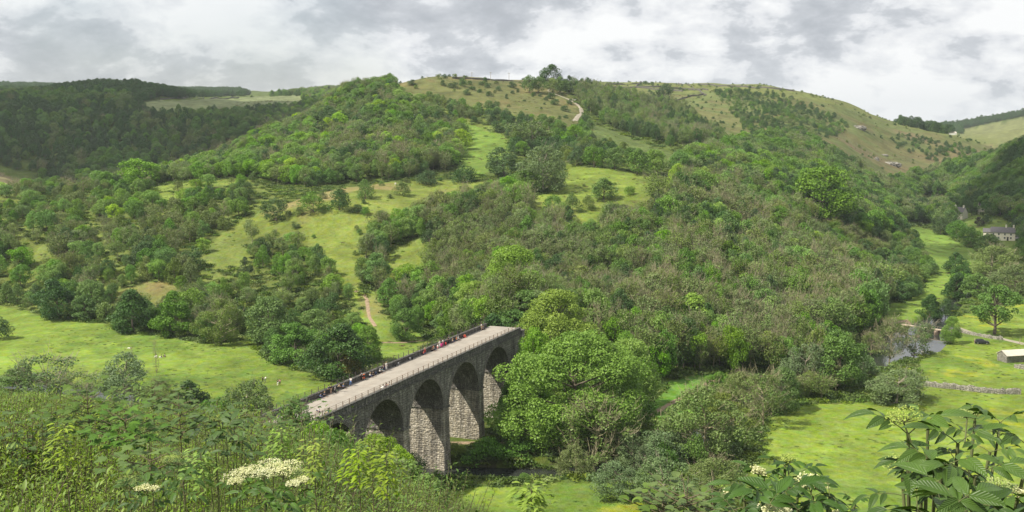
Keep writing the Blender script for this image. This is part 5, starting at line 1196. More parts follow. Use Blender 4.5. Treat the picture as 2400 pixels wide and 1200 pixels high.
# parked car
def car():
    x, y, z = hit(2301, 806); rt = thing('parked_car', 'black hatchback parked on the grass beside the wall', 'car', (x, y, z + .02), R(-12))
    M_body = plain('car_paint', (.018, .02, .024), .25, spec=.6, nz=.05); M_ty = plain('tyre_rubber', (.02, .02, .02), .9); M_rim = plain('wheel_rim', (.45, .45, .46), .4, .8); M_lt = plain('lamp_glass', (.6, .6, .58), .2)
    prof = [(-2.1, .35), (-2.12, .75), (-2.0, .95), (-1.75, 1.02), (-1.45, 1.42), (-.2, 1.5), (.45, 1.38), (1.05, .98), (1.95, .85), (2.1, .62), (2.1, .35)]
    mb = MB(); V = []; hw = .86
    for s in (-1, 1):
        for px_, pz in prof: V.append((px_, s * (hw - (.14 if pz > 1.1 else 0)), pz))
    n = len(prof); mb.add(V, [tuple(range(n)), tuple(range(2 * n - 1, n - 1, -1))] + [(i, n + i, n + (i + 1) % n, (i + 1) % n)[::-1] for i in range(n)]); mb.obj('body', M_body, rt)
    for nm, a, b_ in (('windscreen', (.52, 1.37), (1.02, 1.01)), ('rear_window', (-1.5, 1.38), (-1.76, 1.06))):
        w = MB(); dx = .03 if a[0] > 0 else -.03; w.add([(a[0] + dx, -.66, a[1]), (a[0] + dx, .66, a[1]), (b_[0] + dx, .76, b_[1]), (b_[0] + dx, -.76, b_[1])], [(0, 1, 2, 3)]); w.obj(nm, M_lt if a[0] > 0 else M_glass, rt)
    for s in (-1, 1):
        w = MB(); w.add([(-1.3, s * .80, 1.05), (.85, s * .83, 1.02), (.35, s * .75, 1.36), (-1.2, s * .74, 1.40)], [(0, 1, 2, 3)]); w.obj('side_window', M_glass, rt)
        for wx in (-1.3, 1.3):
            t_ = MB(); t_.tube([(wx, s * .68, .32), (wx, s * .88, .32)], .32, 18); to = t_.obj('wheel', M_ty, rt); r_m = MB(); r_m.tube([(wx, s * .87, .32), (wx, s * .895, .32)], .19, 12); r_m.obj('rim', M_rim, to)
        l_ = MB(); l_.box(2.08, 2.12, s * .72 - .14, s * .72 + .14, .6, .74); l_.obj('headlight', M_lt, rt)
        l_ = MB(); l_.box(-2.13, -2.09, s * .72 - .12, s * .72 + .12, .75, .9); l_.obj('tail_light', plain('red_lens', (.3, .01, .01), .3), rt)
car()
# sheep by the hill track
sheep0 = None
for u, v, l in ((1286, 213, 'white sheep beside the top of the hill track'), (1343, 236, 'white sheep above the bend of the hill track, left of its pair'), (1347, 237, 'white sheep above the bend of the hill track, right of its pair'), (1000, 184, 'pale sheep on the hilltop pasture below the skyline trees'), (927, 434, 'white sheep lying on the bright shelf grass')):
    x, y, z = hit(u, v)
    if sheep0 is None:
        sheep0 = thing('sheep', l, 'sheep', (x, y, z), .4, 'sheep on the hill'); bm = bmesh.new()
        vs = [bm.verts.new(p) for p in ((0, 0, .62), (.32, 0, .64), (.58, 0, .72), (.74, 0, .86), (.92, 0, .80), (-.34, 0, .64), (-.46, 0, .55), (.3, .15, .38), (.32, .16, .02), (.3, -.15, .38), (.28, -.16, .02), (-.3, .15, .4), (-.36, .16, .02), (-.3, -.15, .4), (-.32, -.16, .02))]
        for a, b_ in ((0, 1), (1, 2), (2, 3), (3, 4), (0, 5), (5, 6), (1, 7), (7, 8), (1, 9), (9, 10), (5, 11), (11, 12), (5, 13), (13, 14)): bm.edges.new((vs[a], vs[b_]))
        rad = [.27, .26, .17, .12, .06, .26, .10, .08, .035, .08, .035, .09, .035, .09, .035]
        me = bpy.data.meshes.new('fleece'); bm.to_mesh(me); bm.free()
        tmp = bpy.data.objects.new('tmp', me); COL.objects.link(tmp); tmp.modifiers.new('s', 'SKIN'); tmp.modifiers.new('u', 'SUBSURF').levels = 1
        if not me.skin_vertices: me.attributes
        for i, rv in enumerate(rad): me.skin_vertices[0].data[i].radius = (rv, rv)
        me.skin_vertices[0].data[0].use_root = True
        dg = bpy.context.evaluated_depsgraph_get(); m2 = bpy.data.meshes.new_from_object(tmp.evaluated_get(dg)); bpy.data.objects.remove(tmp)
        m2.materials.clear(); m2.materials.append(plain('wool', (.62, .60, .52), .95)); link_mesh('body', m2, sheep0); sheep0.scale = (1.3,) * 3
    else: c = copy_tree(sheep0); c.location = (x, y, z); c['label'] = l; c.rotation_euler.z = u * .7

# ================================================================== PEOPLE
def skin_mesh(name, J, E, root=0, lev=1):
    bm = bmesh.new(); vs = [bm.verts.new(p[:3]) for p in J]
    for a, b_ in E: bm.edges.new((vs[a], vs[b_]))
    me = bpy.data.meshes.new(name); bm.to_mesh(me); bm.free()
    o = bpy.data.objects.new('tmp', me); COL.objects.link(o); s = o.modifiers.new('s', 'SKIN'); s.use_smooth_shade = True; s.branch_smoothing = .6
    u_ = o.modifiers.new('u', 'SUBSURF'); u_.levels = lev; u_.render_levels = lev
    for i, p in enumerate(J): me.skin_vertices[0].data[i].radius = (p[3], p[4] if len(p) > 4 else p[3])
    me.skin_vertices[0].data[root].use_root = True
    dg = bpy.context.evaluated_depsgraph_get(); m2 = bpy.data.meshes.new_from_object(o.evaluated_get(dg)); m2.name = name; bpy.data.objects.remove(o); m2.materials.clear(); return m2
def pose(kind):
    """joint positions (facing +Y), metres"""
    if kind == 'stand': hip = .92; Jt = dict(pel=(0, 0, .93), che=(0, .0, 1.30), nec=(0, .01, 1.47), hea=(0, .03, 1.62), kL=(.10, .02, .50), aL=(.10, -.02, .08), kR=(-.10, .05, .50), aR=(-.11, .06, .08), eL=(.27, -.02, 1.14), wL=(.27, .10, .90), eR=(-.27, -.03, 1.14), wR=(-.25, .12, .92))
    if kind == 'walk': Jt = dict(pel=(0, 0, .90), che=(0, .04, 1.28), nec=(0, .06, 1.45), hea=(0, .09, 1.60), kL=(.10, .24, .52), aL=(.10, .30, .10), kR=(-.10, .02, .48), aR=(-.10, -.30, .14), eL=(.25, -.12, 1.12), wL=(.25, -.06, .88), eR=(-.25, .12, 1.12), wR=(-.22, .32, .98))
    if kind == 'sit': Jt = dict(pel=(0, 0, .14), che=(0, .04, .52), nec=(0, .08, .68), hea=(0, .12, .83), kL=(.16, .40, .46), aL=(.14, .62, .08), kR=(-.17, .42, .40), aR=(-.13, .60, .08), eL=(.27, .10, .38), wL=(.17, .34, .42), eR=(-.27, -.08, .36), wR=(-.26, -.16, .08))
    if kind == 'lean': Jt = dict(pel=(0, 0, .90), che=(0, .20, 1.22), nec=(0, .30, 1.35), hea=(0, .40, 1.46), kL=(.11, .05, .49), aL=(.11, 0, .08), kR=(-.11, .02, .49), aR=(-.12, -.05, .08), eL=(.26, .34, 1.05), wL=(.16, .52, .98), eR=(-.26, .34, 1.05), wR=(-.16, .54, .98))
    if kind == 'lie': Jt = dict(pel=(0, 0, .14), che=(0, -.36, .22), nec=(0, -.52, .30), hea=(0, -.64, .40), kL=(.12, .38, .34), aL=(.12, .68, .08), kR=(-.12, .44, .14), aR=(-.14, .84, .08), eL=(.30, -.50, .10), wL=(.24, -.28, .08), eR=(-.30, -.50, .10), wR=(-.26, -.28, .08))
    return {k: np.array(v) for k, v in Jt.items()}
def lerp(a, b_, t_): return a + (b_ - a) * t_
def person_meshes(kind):
    p = pose(kind); sh = {s: p['che'] + (p['nec'] - p['che']) * .45 + np.array([.17 * (1 if s == 'L' else -1), 0, 0]) for s in 'LR'}; hp = {s: p['pel'] + np.array([.09 * (1 if s == 'L' else -1), 0, -.03]) for s in 'LR'}
    J = []; E = []
    def v(q, r, r2=None): J.append((*q, r, r2 or r)); return len(J) - 1
    pe = v(p['pel'], .135, .10); wa = v(lerp(p['pel'], p['che'], .5), .12, .09); ch = v(p['che'], .15, .105); ne = v(p['nec'], .055); hb = v(lerp(p['nec'], p['hea'], .55), .072, .085); hd = v(p['hea'] + (0, 0, .03), .08, .095); ht = v(p['hea'] + (0, 0, .11), .055, .065)
    E += [(pe, wa), (wa, ch), (ch, ne), (ne, hb), (hb, hd), (hd, ht)]; no = v(p['hea'] + (0, .10, -.01), .014); E.append((hd, no))
    for s in 'LR':
        a = v(sh[s], .062); e = v(p['e' + s], .043); w = v(p['w' + s], .028); E += [(ch, a), (a, e), (e, w)]
        d = unit(p['w' + s] - p['e' + s]); side = unit(np.cross(d, (0, 1, .2))); pm = v(p['w' + s] + d * .06, .034, .02); E.append((w, pm))
        for q, L in ((-.028, .065), (-.009, .078), (.010, .074), (.027, .058)):
            f1 = v(p['w' + s] + d * (.10) + side * q, .0085); f2 = v(p['w' + s] + d * (.10 + L * .6) + side * q + np.array([0, .018, 0]), .0075); E += [(pm, f1), (f1, f2)]
        t1 = v(p['w' + s] + d * .065 + side * -.05, .0095); E.append((pm, t1))
        h = v(hp[s], .085); k_ = v(p['k' + s], .055); an_ = v(p['a' + s], .036); fo = v(p['a' + s] + np.array([0, .14, -.035]), .034, .025); E += [(pe, h), (h, k_), (k_, an_), (an_, fo)]
    body = skin_mesh('person_body', J, E)
    J = []; E = []; wa = v(lerp(p['pel'], p['che'], .15), .150, .115); ch = v(p['che'], .168, .122); ne = v(lerp(p['che'], p['nec'], .7), .09, .08); E = [(wa, ch), (ch, ne)]
    for s in 'LR': a = v(sh[s], .078); e = v(lerp(sh[s], p['e' + s], .8), .058); E += [(ch, a), (a, e)]
    shirt = skin_mesh('shirt', J, E)
    J = []; E = []; pe = v(p['pel'], .150, .115)
    for s in 'LR': h = v(hp[s], .098); k_ = v(p['k' + s], .068); an_ = v(lerp(p['k' + s], p['a' + s], .85), .05); E += [(pe, h), (h, k_), (k_, an_)]
    trou = skin_mesh('trousers', J, E)
    J = []; E = []; pe = v(p['pel'], .150, .115)
    for s in 'LR': h = v(hp[s], .100); k_ = v(lerp(hp[s], p['k' + s], .75), .080); E += [(pe, h), (h, k_)]
    shorts = skin_mesh('shorts', J, E)
    J = [(*(p['hea'] + (0, -.035, .04)), .085, .09), (*(p['hea'] + (0, -.01, .12)), .075, .08), (*(p['hea'] + (0, -.06, -.04)), .06, .05)]; hair = skin_mesh('hair', J, [(0, 1), (0, 2)])
    J = []; E = []
    shoes = []
    for m_ in (body, shirt, trou, shorts, hair): m_.materials.append(M_skin)
    return dict(body=body, shirt=shirt, trousers=trou, shorts=shorts, hair=hair)
M_skin = plain('skin', (.50, .32, .24), .6, nz=.05)
CL = {k: plain('cloth_' + k, c, .85, nz=.08) for k, c in dict(white=(.78, .77, .74), black=(.018, .018, .02), navy=(.03, .045, .10), grey=(.22, .22, .23), red=(.50, .04, .04), pink=(.62, .24, .30), blue=(.10, .20, .42), teal=(.08, .25, .26), tan=(.45, .34, .22), magenta=(.55, .05, .22), orange=(.60, .13, .04), green=(.08, .14, .06)).items()}
HR = {'brown': plain('brown_hair', (.05, .03, .02), .7), 'fair': plain('fair_hair', (.35, .24, .12), .7), 'black': plain('black_hair', (.012, .01, .01), .6), 'grey': plain('grey_hair', (.4, .4, .4), .7)}
PM = {k: person_meshes(k) for k in ('stand', 'walk', 'sit', 'lean', 'lie')}
def person(x, y, z, rz, pz, top, bot, shorts, hair, label, group=None, s=1.0):
    rt = thing('person', label, 'person', (x, y, z), rz, group); rt.scale = (s,) * 3; P_ = PM[pz]
    for nm, mat in (('body', M_skin), ('shirt', CL[top]), ('shorts' if shorts else 'trousers', CL[bot]), ('hair', HR[hair])):
        o = bpy.data.objects.new(nm, P_[nm]); COL.objects.link(o); o.parent = rt; o.material_slots[0].link = 'OBJECT'; o.material_slots[0].material = mat
    return rt
def on_deck(u, v):
    dx, dy, dz = ray(u, v); k = DECK / dz; q = BM.inverted() @ Vector((float(dx * k), float(dy * k), DECK)); return q.x, min(max(q.y, .8), WD - .85)
ax = math.pi / 2 - BAZ
def dk_person(u, v, pz, top, bot, sh, hair, face, label, s=1.0):
    sx, oy = on_deck(u, v); 
    if pz == 'sit' and oy > 5: oy = WD - .85
    if pz == 'sit' and oy < 3: oy = .9
    q = bpt(sx, oy, DECK + .03); rz = {'out': ax + math.pi, 'in': ax, 'fwd': ax - math.pi / 2, 'back': ax + math.pi / 2}[face]   # 'out' = facing the near side, 'in' = facing the far wall
    person(q.x, q.y, q.z, rz + ((u * 13) % 7 - 3) * .12, pz, top, bot, sh, hair, label, 'walkers resting on the viaduct', s)
DP = [(636, 984, 'stand', 'black', 'black', 0, 'black', 'out', 'person in black standing at the left end of the deck'), (649, 986, 'sit', 'red', 'grey', 0, 'fair', 'out', 'person in red sitting at the left end of the deck'),
 (753, 934, 'sit', 'blue', 'navy', 0, 'brown', 'out', 'person in blue sitting first in the left group against the parapet'), (761, 930, 'sit', 'navy', 'black', 0, 'fair', 'out', 'person in navy sitting second in the left group against the parapet'), (769, 925, 'stand', 'navy', 'black', 0, 'brown', 'in', 'person in navy standing in the left parapet group facing the wall'),
 (776, 924, 'stand', 'black', 'tan', 1, 'black', 'in', 'person in black top and tan shorts standing in the left group'), (782, 919, 'sit', 'grey', 'green', 0, 'grey', 'out', 'person in grey sitting at the right of the left group'), (792, 919, 'lean', 'tan', 'black', 0, 'brown', 'out', 'person bending forward over a bag beside the parapet'),
 (803, 911, 'sit', 'blue', 'black', 0, 'fair', 'out', 'person in light blue sitting alone by a railing post'), (822, 905, 'walk', 'white', 'blue', 0, 'black', 'fwd', 'person in white top walking near the far parapet'), (844, 891, 'lean', 'grey', 'black', 1, 'brown', 'in', 'person in grey leaning over the red pushchair'),
 (861, 884, 'sit', 'white', 'navy', 0, 'fair', 'out', 'person in white sitting right of the red pushchair'), (868, 881, 'sit', 'black', 'black', 0, 'black', 'out', 'person in black sitting right of the pushchair group'), (880, 874, 'sit', 'white', 'black', 0, 'grey', 'out', 'person in a white top sitting at the middle parapet group'),
 (887, 872, 'sit', 'teal', 'grey', 0, 'brown', 'out', 'person in teal sitting in the middle parapet group'), (894, 870, 'stand', 'black', 'navy', 0, 'brown', 'out', 'person in black standing left of the one in white'), (901, 868, 'stand', 'white', 'white', 0, 'fair', 'out', 'person dressed all in white standing by the middle parapet'),
 (878, 911, 'sit', 'white', 'white', 0, 'black', 'in', 'person in white sitting by the near railing'), (888, 908, 'sit', 'pink', 'navy', 0, 'brown', 'in', 'person in pink sitting by the near railing'), (897, 905, 'sit', 'grey', 'tan', 0, 'brown', 'in', 'person in grey sitting by the near railing, right of the one in pink'),
 (748, 967, 'sit', 'white', 'navy', 0, 'black', 'in', 'person in white sitting on the gravel near the left end'), (767, 971, 'sit', 'teal', 'tan', 0, 'brown', 'in', 'person in pale teal sitting by the near railing at the left'),
 (982, 831, 'sit', 'red', 'navy', 0, 'brown', 'out', 'person in red sitting at the left of the busiest group'), (993, 830, 'stand', 'tan', 'red', 0, 'brown', 'in', 'person in tan top standing before the one sitting in red'), (1000, 822, 'sit', 'black', 'black', 0, 'black', 'out', 'person in black sitting in the busiest group'),
 (1007, 821, 'sit', 'white', 'navy', 0, 'fair', 'out', 'person in white with navy trousers in the busiest group'), (1016, 823, 'stand', 'orange', 'tan', 1, 'brown', 'in', 'child in orange standing in the busiest group', .75), (1020, 815, 'stand', 'white', 'white', 0, 'fair', 'out', 'tall person in white standing in the busiest group'),
 (1026, 821, 'stand', 'white', 'pink', 1, 'fair', 'back', 'child in white and pink walking in front of the busiest group', .75), (1032, 812, 'stand', 'white', 'magenta', 0, 'brown', 'out', 'person in white beside the magenta bundle'), (1042, 806, 'stand', 'white', 'black', 0, 'grey', 'out', 'person in white standing right of the magenta bundle'),
 (1046, 802, 'sit', 'tan', 'navy', 0, 'fair', 'out', 'person in tan sitting behind the standing pair'), (1050, 807, 'stand', 'black', 'black', 0, 'black', 'in', 'person in black standing at the right of the busiest group'), (1055, 798, 'sit', 'orange', 'grey', 0, 'fair', 'out', 'person in orange sitting near the right groups'),
 (1060, 798, 'sit', 'green', 'black', 0, 'brown', 'out', 'person in green sitting near the right groups'), (1067, 797, 'sit', 'white', 'grey', 0, 'grey', 'out', 'person in white sitting last but one along the parapet'), (1077, 791, 'sit', 'red', 'red', 0, 'brown', 'out', 'person in red leaning on the parapet right of the groups'),
 (1123, 774, 'stand', 'white', 'tan', 0, 'brown', 'out', 'person in white at the far end of the deck'), (1130, 773, 'sit', 'grey', 'black', 0, 'fair', 'out', 'person in grey sitting at the far end of the deck')]
for a in DP: dk_person(*a)
def on_grass(u, v, pz, top, bot, sh, hair, rz, label, s=1.0):
    x, y, z = hit(u, v); person(x, y, z, rz, pz, top, bot, sh, hair, label, 'people on the left meadow', s)
on_grass(304, 817, 'lie', 'grey', 'white', 0, 'brown', 1.4, 'person in grey lying on the left meadow', 1.1)
on_grass(367, 838, 'sit', 'white', 'white', 0, 'black', 2.5, 'person in white sitting on the left meadow', 1.15); on_grass(379, 839, 'sit', 'black', 'white', 0, 'black', 2.0, 'person in black sitting beside the one in white', 1.15); on_grass(387, 837, 'sit', 'grey', 'black', 0, 'brown', 1.2, 'person in dark grey sitting at the right of three', 1.15)
on_grass(616, 897, 'stand', 'black', 'black', 0, 'black', .6, 'person in black standing next to one bending in white on the meadow'); on_grass(621, 896, 'lean', 'white', 'grey', 0, 'fair', -.8, 'person in white bending forward on the left meadow')
on_grass(651, 904, 'walk', 'black', 'white', 0, 'black', .4, 'person in black walking on the meadow nearest the viaduct'); on_grass(656, 903, 'walk', 'pink', 'black', 0, 'brown', .3, 'person in pink top walking beside the one in black')
# pushchair, bundles and bags on the deck
def deck_thing(u, v): sx, oy = on_deck(u, v); return bpt(sx, oy, DECK + .04)
q = deck_thing(852, 891); pc = thing('pushchair', 'orange-red pushchair standing on the viaduct deck by the leaning person', 'pushchair', q, ax + 2.6); M_al = plain('pushchair_frame', (.08, .08, .08), .4, .5)
m = MB(); m.add([(-.24, -.2, .42), (.24, -.2, .42), (.24, .3, .36), (-.24, .3, .36), (-.24, -.34, .95), (.24, -.34, .95)], [(0, 1, 2, 3), (0, 4, 5, 1), (0, 3, 4), (1, 5, 2)]); m.obj('seat', CL['orange'], pc)
m = MB(); m.add([(-.26, -.34, .95), (.26, -.34, .95), (.26, -.1, 1.12), (-.26, -.1, 1.12), (.26, .12, 1.02), (-.26, .12, 1.02)], [(0, 1, 2, 3), (3, 2, 4, 5)]); m.obj('hood', CL['orange'], pc)
m = MB(); m.tube([(-.24, .4, .16), (-.24, -.45, 1.05), (.24, -.45, 1.05), (.24, .4, .16)], .018, 6); m.obj('frame', M_al, pc)
for a, b_ in ((-.26, .4), (.26, .4), (-.26, -.3), (.26, -.3)): m = MB(); m.tube([(a - .02, b_, .13), (a + .02, b_, .13)], .13, 12); m.obj('wheel', M_al, pc)
bag_me = None
def bag_mesh():
    bm = bmesh.new(); bmesh.ops.create_icosphere(bm, subdivisions=3, radius=1)
    for q in bm.verts: c = q.co; q.co = Vector((math.copysign(abs(c.x) ** .6, c.x) * .18, math.copysign(abs(c.y) ** .6, c.y) * .13, (math.copysign(abs(c.z) ** .7, c.z) * .25 + .24)))
    me = bpy.data.meshes.new('pack'); bm.to_mesh(me); bm.free(); me.polygons.foreach_set('use_smooth', [True] * len(me.polygons)); me.materials.append(CL['black']); return me
bag_me = bag_mesh(); pk = MB(); pk.tube([(-.08, -.13, .12), (-.08, -.2, .3), (-.08, -.1, .45)], .015, 5); strap_me = pk.mesh('strap'); strap_me.materials.append(CL['grey'])
for u, v, c, sc, l in ((952, 844, 'grey', 1.3, 'grey rucksack against the parapet left of the busiest group'), (958, 842, 'black', 1.3, 'black rucksack right of the grey one by the parapet'), (1031, 814, 'magenta', 1.7, 'magenta bundle lying in the middle of the busiest group'), (1037, 809, 'red', 1.4, 'red rucksack right of the magenta bundle'),
                   (1082, 790, 'orange', 1.2, 'orange bag beside the last person in red'), (786, 921, 'black', 1.2, 'black rucksack beside the bending person'), (874, 878, 'navy', 1.2, 'navy rucksack between the two middle groups'), (924, 859, 'black', 1.2, 'black bag alone against the parapet'), (930, 856, 'grey', 1.2, 'grey bag next to the lone black bag')):
    q = deck_thing(u, v); b_ = thing('rucksack', l, 'bag', q, ax + u, None); b_.scale = (sc,) * 3
    o = bpy.data.objects.new('pack', bag_me); COL.objects.link(o); o.parent = b_; o.material_slots[0].link = 'OBJECT'; o.material_slots[0].material = CL[c]
    o = bpy.data.objects.new('strap', strap_me); COL.objects.link(o); o.parent = b_

# ================================================================== FOREGROUND PLANTS
def leaf_shape(L, Wl, seg=6, fold=.25, droop=.35, serr=0, wpos=.42, curl=0.):
    """one leaf along +Y from the origin, upper side +Z: returns verts, faces"""
    V = []; ts = np.linspace(0, 1, seg + 1)
    for i, t_ in enumerate(ts):
        w = Wl * .5 * (math.sin(math.pi * t_ ** (math.log(.5) / math.log(wpos))) ** .8 if 0 < t_ < 1 else 0)
        if serr and 0 < i < seg: w *= 1 + serr * (1 if i % 2 else -1)
        y = L * t_ * (1 - .12 * droop * t_); z = -droop * L * t_ * t_ * .6
        V += [(-w, y, z + fold * w + curl * w * math.sin(9 * t_)), (0, y, z), (w, y, z + fold * w)]
    F = []
    for i in range(seg):
        a, b_ = 3 * i, 3 * (i + 1); F += [(a, a + 1, b_ + 1, b_), (a + 1, a + 2, b_ + 2, b_ + 1)]
    return np.array(V), F
class Plant:
    def __init__(s): s.V = []; s.F = []; s.c = []; s.n = 0; s.w = MB()
    def leaf(s, shp, pos, dirv, up, tone, sc=1.0):
        d = unit(np.array(dirv, float)); u = np.array(up, float); u = unit(u - d * (u @ d)); x = np.cross(d, u)
        V, F = shp; P = np.array(pos)[None] + sc * (V[:, 0:1] * x + V[:, 1:2] * d + V[:, 2:3] * u)
        s.V.append(P); s.F += [tuple(i + s.n for i in f) for f in F]; s.n += len(P); mx_ = max(abs(V[:, 0]).max(), 1e-6); s.c.append(np.stack([np.full(len(P), np.clip(tone, 0, 1)), abs(V[:, 0]) / mx_, np.clip(V[:, 1] / max(V[:, 1].max(), 1e-6), 0, 1)], -1))
    def crown(s, name, mat):
        me = np_mesh(name, np.vstack(s.V), s.F, col=np.vstack(s.c), smooth=True); me.materials.append(mat); return me
FL = {'shrub': leaf_mat('shrub_leaf', (.072, .135, .012), (.245, .350, .036), .30, .5, .3, .015, .22), 'shrub_d': leaf_mat('shrub_leaf_dark', (.045, .098, .012), (.155, .255, .030), .25, .5, .3, .015, .22),
      'elder': leaf_mat('elder_leaf', (.022, .060, .008), (.075, .155, .020), .14, .42, .35, .01, .1, .16), 'syc': leaf_mat('sycamore_leaf', (.042, .10, .014), (.115, .20, .030), .25, .55, .3, .01, .1, .25), 'hazel': leaf_mat('hazel_leaf', (.05, .10, .014), (.14, .21, .028), .2, .5, .3, .01, .1, .3)}
M_stem = bark_mat('green_stem', (.10, .115, .04)); M_twig = bark_mat('brown_twig', (.12, .10, .055)); M_flower = leaf_mat('elder_flower', (.42, .45, .16), (.80, .78, .52), .15, .7, .2, .0, .05); M_bud = leaf_mat('elder_bud', (.22, .32, .06), (.42, .48, .14), .15, .7, .2, .0, .05)
# --- thicket shrubs with small lance leaves on upright shoots
def make_shrub(seed, nst=46, hgt=1.0, lf=.037, nleaf=66, spread=.42):
    r = np.random.RandomState(seed); P_ = Plant(); shp = [leaf_shape(lf * q, lf * .34 * q, 3, .3, dr_) for q, dr_ in ((1, .5), (.8, .8), (1.2, .35))]
    for i in range(nst):
        a = r.uniform(0, 6.28); rad = spread * math.sqrt(r.rand()); b0 = np.array([math.cos(a) * rad * .5, math.sin(a) * rad * .5, -.1]); h = hgt * r.uniform(.5, 1.05); tip = np.array([math.cos(a) * rad * 1.5, math.sin(a) * rad * 1.5, h]); tip[:2] += r.normal(size=2) * .08
        mid = (b0 + tip) / 2 + np.array([math.cos(a), math.sin(a), .3]) * .06
        pts = [b0 * (1 - t_) ** 2 + 2 * mid * t_ * (1 - t_) + tip * t_ * t_ for t_ in np.linspace(0, 1, 5)]
        P_.w.tube([tuple(q) for q in pts], [.0045, .004, .0035, .003, .0015], 4, False)
        st = r.uniform(.03, .25); tone0 = r.uniform(.15, .65)
        for j in range(nleaf):
            t_ = st + (1 - st) * (j / nleaf); c = b0 * (1 - t_) ** 2 + 2 * mid * t_ * (1 - t_) + tip * t_ * t_; d = unit(2 * (mid - b0) * (1 - t_) + 2 * (tip - mid) * t_)
            ang = j * 2.4 + r.uniform(-.3, .3); sd = unit(np.cross(d, (math.cos(ang), math.sin(ang), .1))); upb = .25 + .9 * t_ ** 3
            ld = unit(sd + d * upb * .9 + np.array([0, 0, .25])); P_.leaf(shp[r.randint(3)], c, ld, unit(d + np.array([0, 0, .7])), tone0 + .35 * t_ ** 2 + r.normal() * .09, r.uniform(.75, 1.15) * (1 - .35 * t_ ** 3))
            if r.rand() < .25:   # side twiglets carry leaves into the body of the shrub
                q0 = c + ld * r.uniform(.05, .13); P_.leaf(shp[r.randint(3)], q0, unit(ld + r.normal(size=3) * .5), (0, 0, 1), tone0 + r.normal() * .1)
    return P_
SHR = []; scol = bpy.data.collections.new('shrub_forms')
def reg_form(key, P_, mat, wood, arr, coll):
    cme = P_.crown('leaves_' + key, mat); wme = P_.w.mesh('stems_' + key); wme.materials.append(wood)
    WV = np.array([tuple(v) for v in P_.w.V]); off = len(cme.vertices); V0 = np.vstack(P_.V)
    JV = np.vstack([V0, WV]); JF = list(P_.F) + [tuple(i + off for i in f) for f in P_.w.F]; jm = np_mesh('form_' + key, JV, JF, col=np.vstack([np.vstack(P_.c), np.full((len(WV), 3), .5)]), mat_idx=[0] * len(P_.F) + [1] * len(P_.w.F), smooth=True); jm.materials.append(mat); jm.materials.append(wood)
    coll.objects.link(bpy.data.objects.new('a%02d_%s' % (len(arr), key), jm)); arr.append((cme, wme))
for i in range(4): reg_form('shrub%d' % i, make_shrub(300 + i), FL['shrub'] if i % 2 == 0 else FL['shrub_d'], M_twig, SHR, scol)
reg_form('shrub4', make_shrub(310, nst=26, lf=.07, nleaf=22), FL['shrub_d'], M_twig, SHR, scol)
reg_form('shrub5', make_shrub(311, nst=40, lf=.042, nleaf=34), FL['shrub'], M_twig, SHR, scol)
def fore_top(u): return np.interp(u, LIM_U, LIM_V)
X, Y = candidates(.36, -16, 6, 3.0, 17, 77); X2, Y2 = candidates(.85, -40, 12, 17, 62, 78); X3, Y3 = candidates(1.7, -95, 20, 62, 200, 79)
far_ = np.r_[np.zeros(len(X)), np.ones(len(X2)), np.full(len(X3), 2)]; X = np.r_[X, X2, X3]; Y = np.r_[Y, Y2, Y3]
Z = height(X, Y); U, V_ = project(X, Y, Z); lim = np.interp(U, LIM_U, LIM_V) + rng.uniform(4, 40, len(X))
dz = np.array([float(ray(0, l)[2] / ray(0, l)[1]) for l in lim]); room = dz * Y - Z
hmax = np.where(far_ == 0, rng.uniform(.8, 1.35, len(X)), np.where(far_ == 1, rng.uniform(1.2, 2.6, len(X)), rng.uniform(2.0, 3.6, len(X)))); hh = np.minimum(hmax, room)
ue = (U > -350) & (U < 1480)
k = (hh > .35) & ue & (room > .35) & visible(X, Y, Z + 2.6)
bx = np.array([(BM.inverted() @ Vector((a, b, 0)))[:2] for a, b in zip(X, Y)]); k &= ~((bx[:, 0] > S0 - 10) & (bx[:, 1] > -2.0) & (bx[:, 1] < WD + 2))
X, Y, Z, U, hh, far_ = X[k], Y[k], Z[k], U[k], hh[k], far_[k]; n = len(X); print('foreground shrubs', n)
nf = vnoise(X, Y, 2.2) + .5 * vnoise(X, Y, 9); idx = np.where(nf > .14, 0, np.where(nf > -.02, 5, np.where(nf > -.18, 1, 4))); idx = np.where(rng.rand(n) < .2, rng.randint(0, 6, n), idx)
sc = hh * rng.uniform(.9, 1.1, n); sx = np.where(far_ == 0, np.maximum(hh, .8), np.where(far_ == 1, np.maximum(hh, 1.5), np.maximum(hh, 2.4))); rzv = rng.uniform(0, 6.28, n)
size = hh / Y; si = np.zeros(n, bool); si[np.argsort(-size)[:280]] = True
tips = ['yellow-green tipped', 'dark leaved', 'narrow leaved', 'dark leaved', 'broad leaved', 'fine leaved']
for a in np.where(si)[0]:
    g_u = U[a]; reg = 'at the bottom left corner' if g_u < 250 else ('left of the white flower heads' if g_u < 480 else ('below the white flower heads' if g_u < 760 else 'right of the white flower heads below the viaduct'))
    rt = thing('leafy_shrub', '%s shrub in the foreground thicket %s' % (tips[idx[a]], reg), 'shrub', (float(X[a]), float(Y[a]), float(Z[a])), float(rzv[a]), '%s foreground shrubs %s' % (tips[idx[a]], reg)); rt.scale = (sx[a], sx[a], sc[a])
    for nm, me in (('foliage', SHR[idx[a]][0]), ('stems', SHR[idx[a]][1])): c = bpy.data.objects.new(nm, me); COL.objects.link(c); c.parent = rt
m = ~si; Xu, Yu = candidates(.27, -14, 5, 2.6, 14, 91); Zu = height(Xu, Yu); Uu, Vu = project(Xu, Yu, Zu + .45); lu = np.interp(Uu, LIM_U, LIM_V)
ku = (Uu > -350) & (Uu < 1400) & (Vu > lu + 15); Xu, Yu, Zu = Xu[ku], Yu[ku], Zu[ku]; su = rng.uniform(.38, .72, len(Xu)); print('undergrowth', len(Xu))
cat_ = lambda a, b: np.concatenate([a, b])
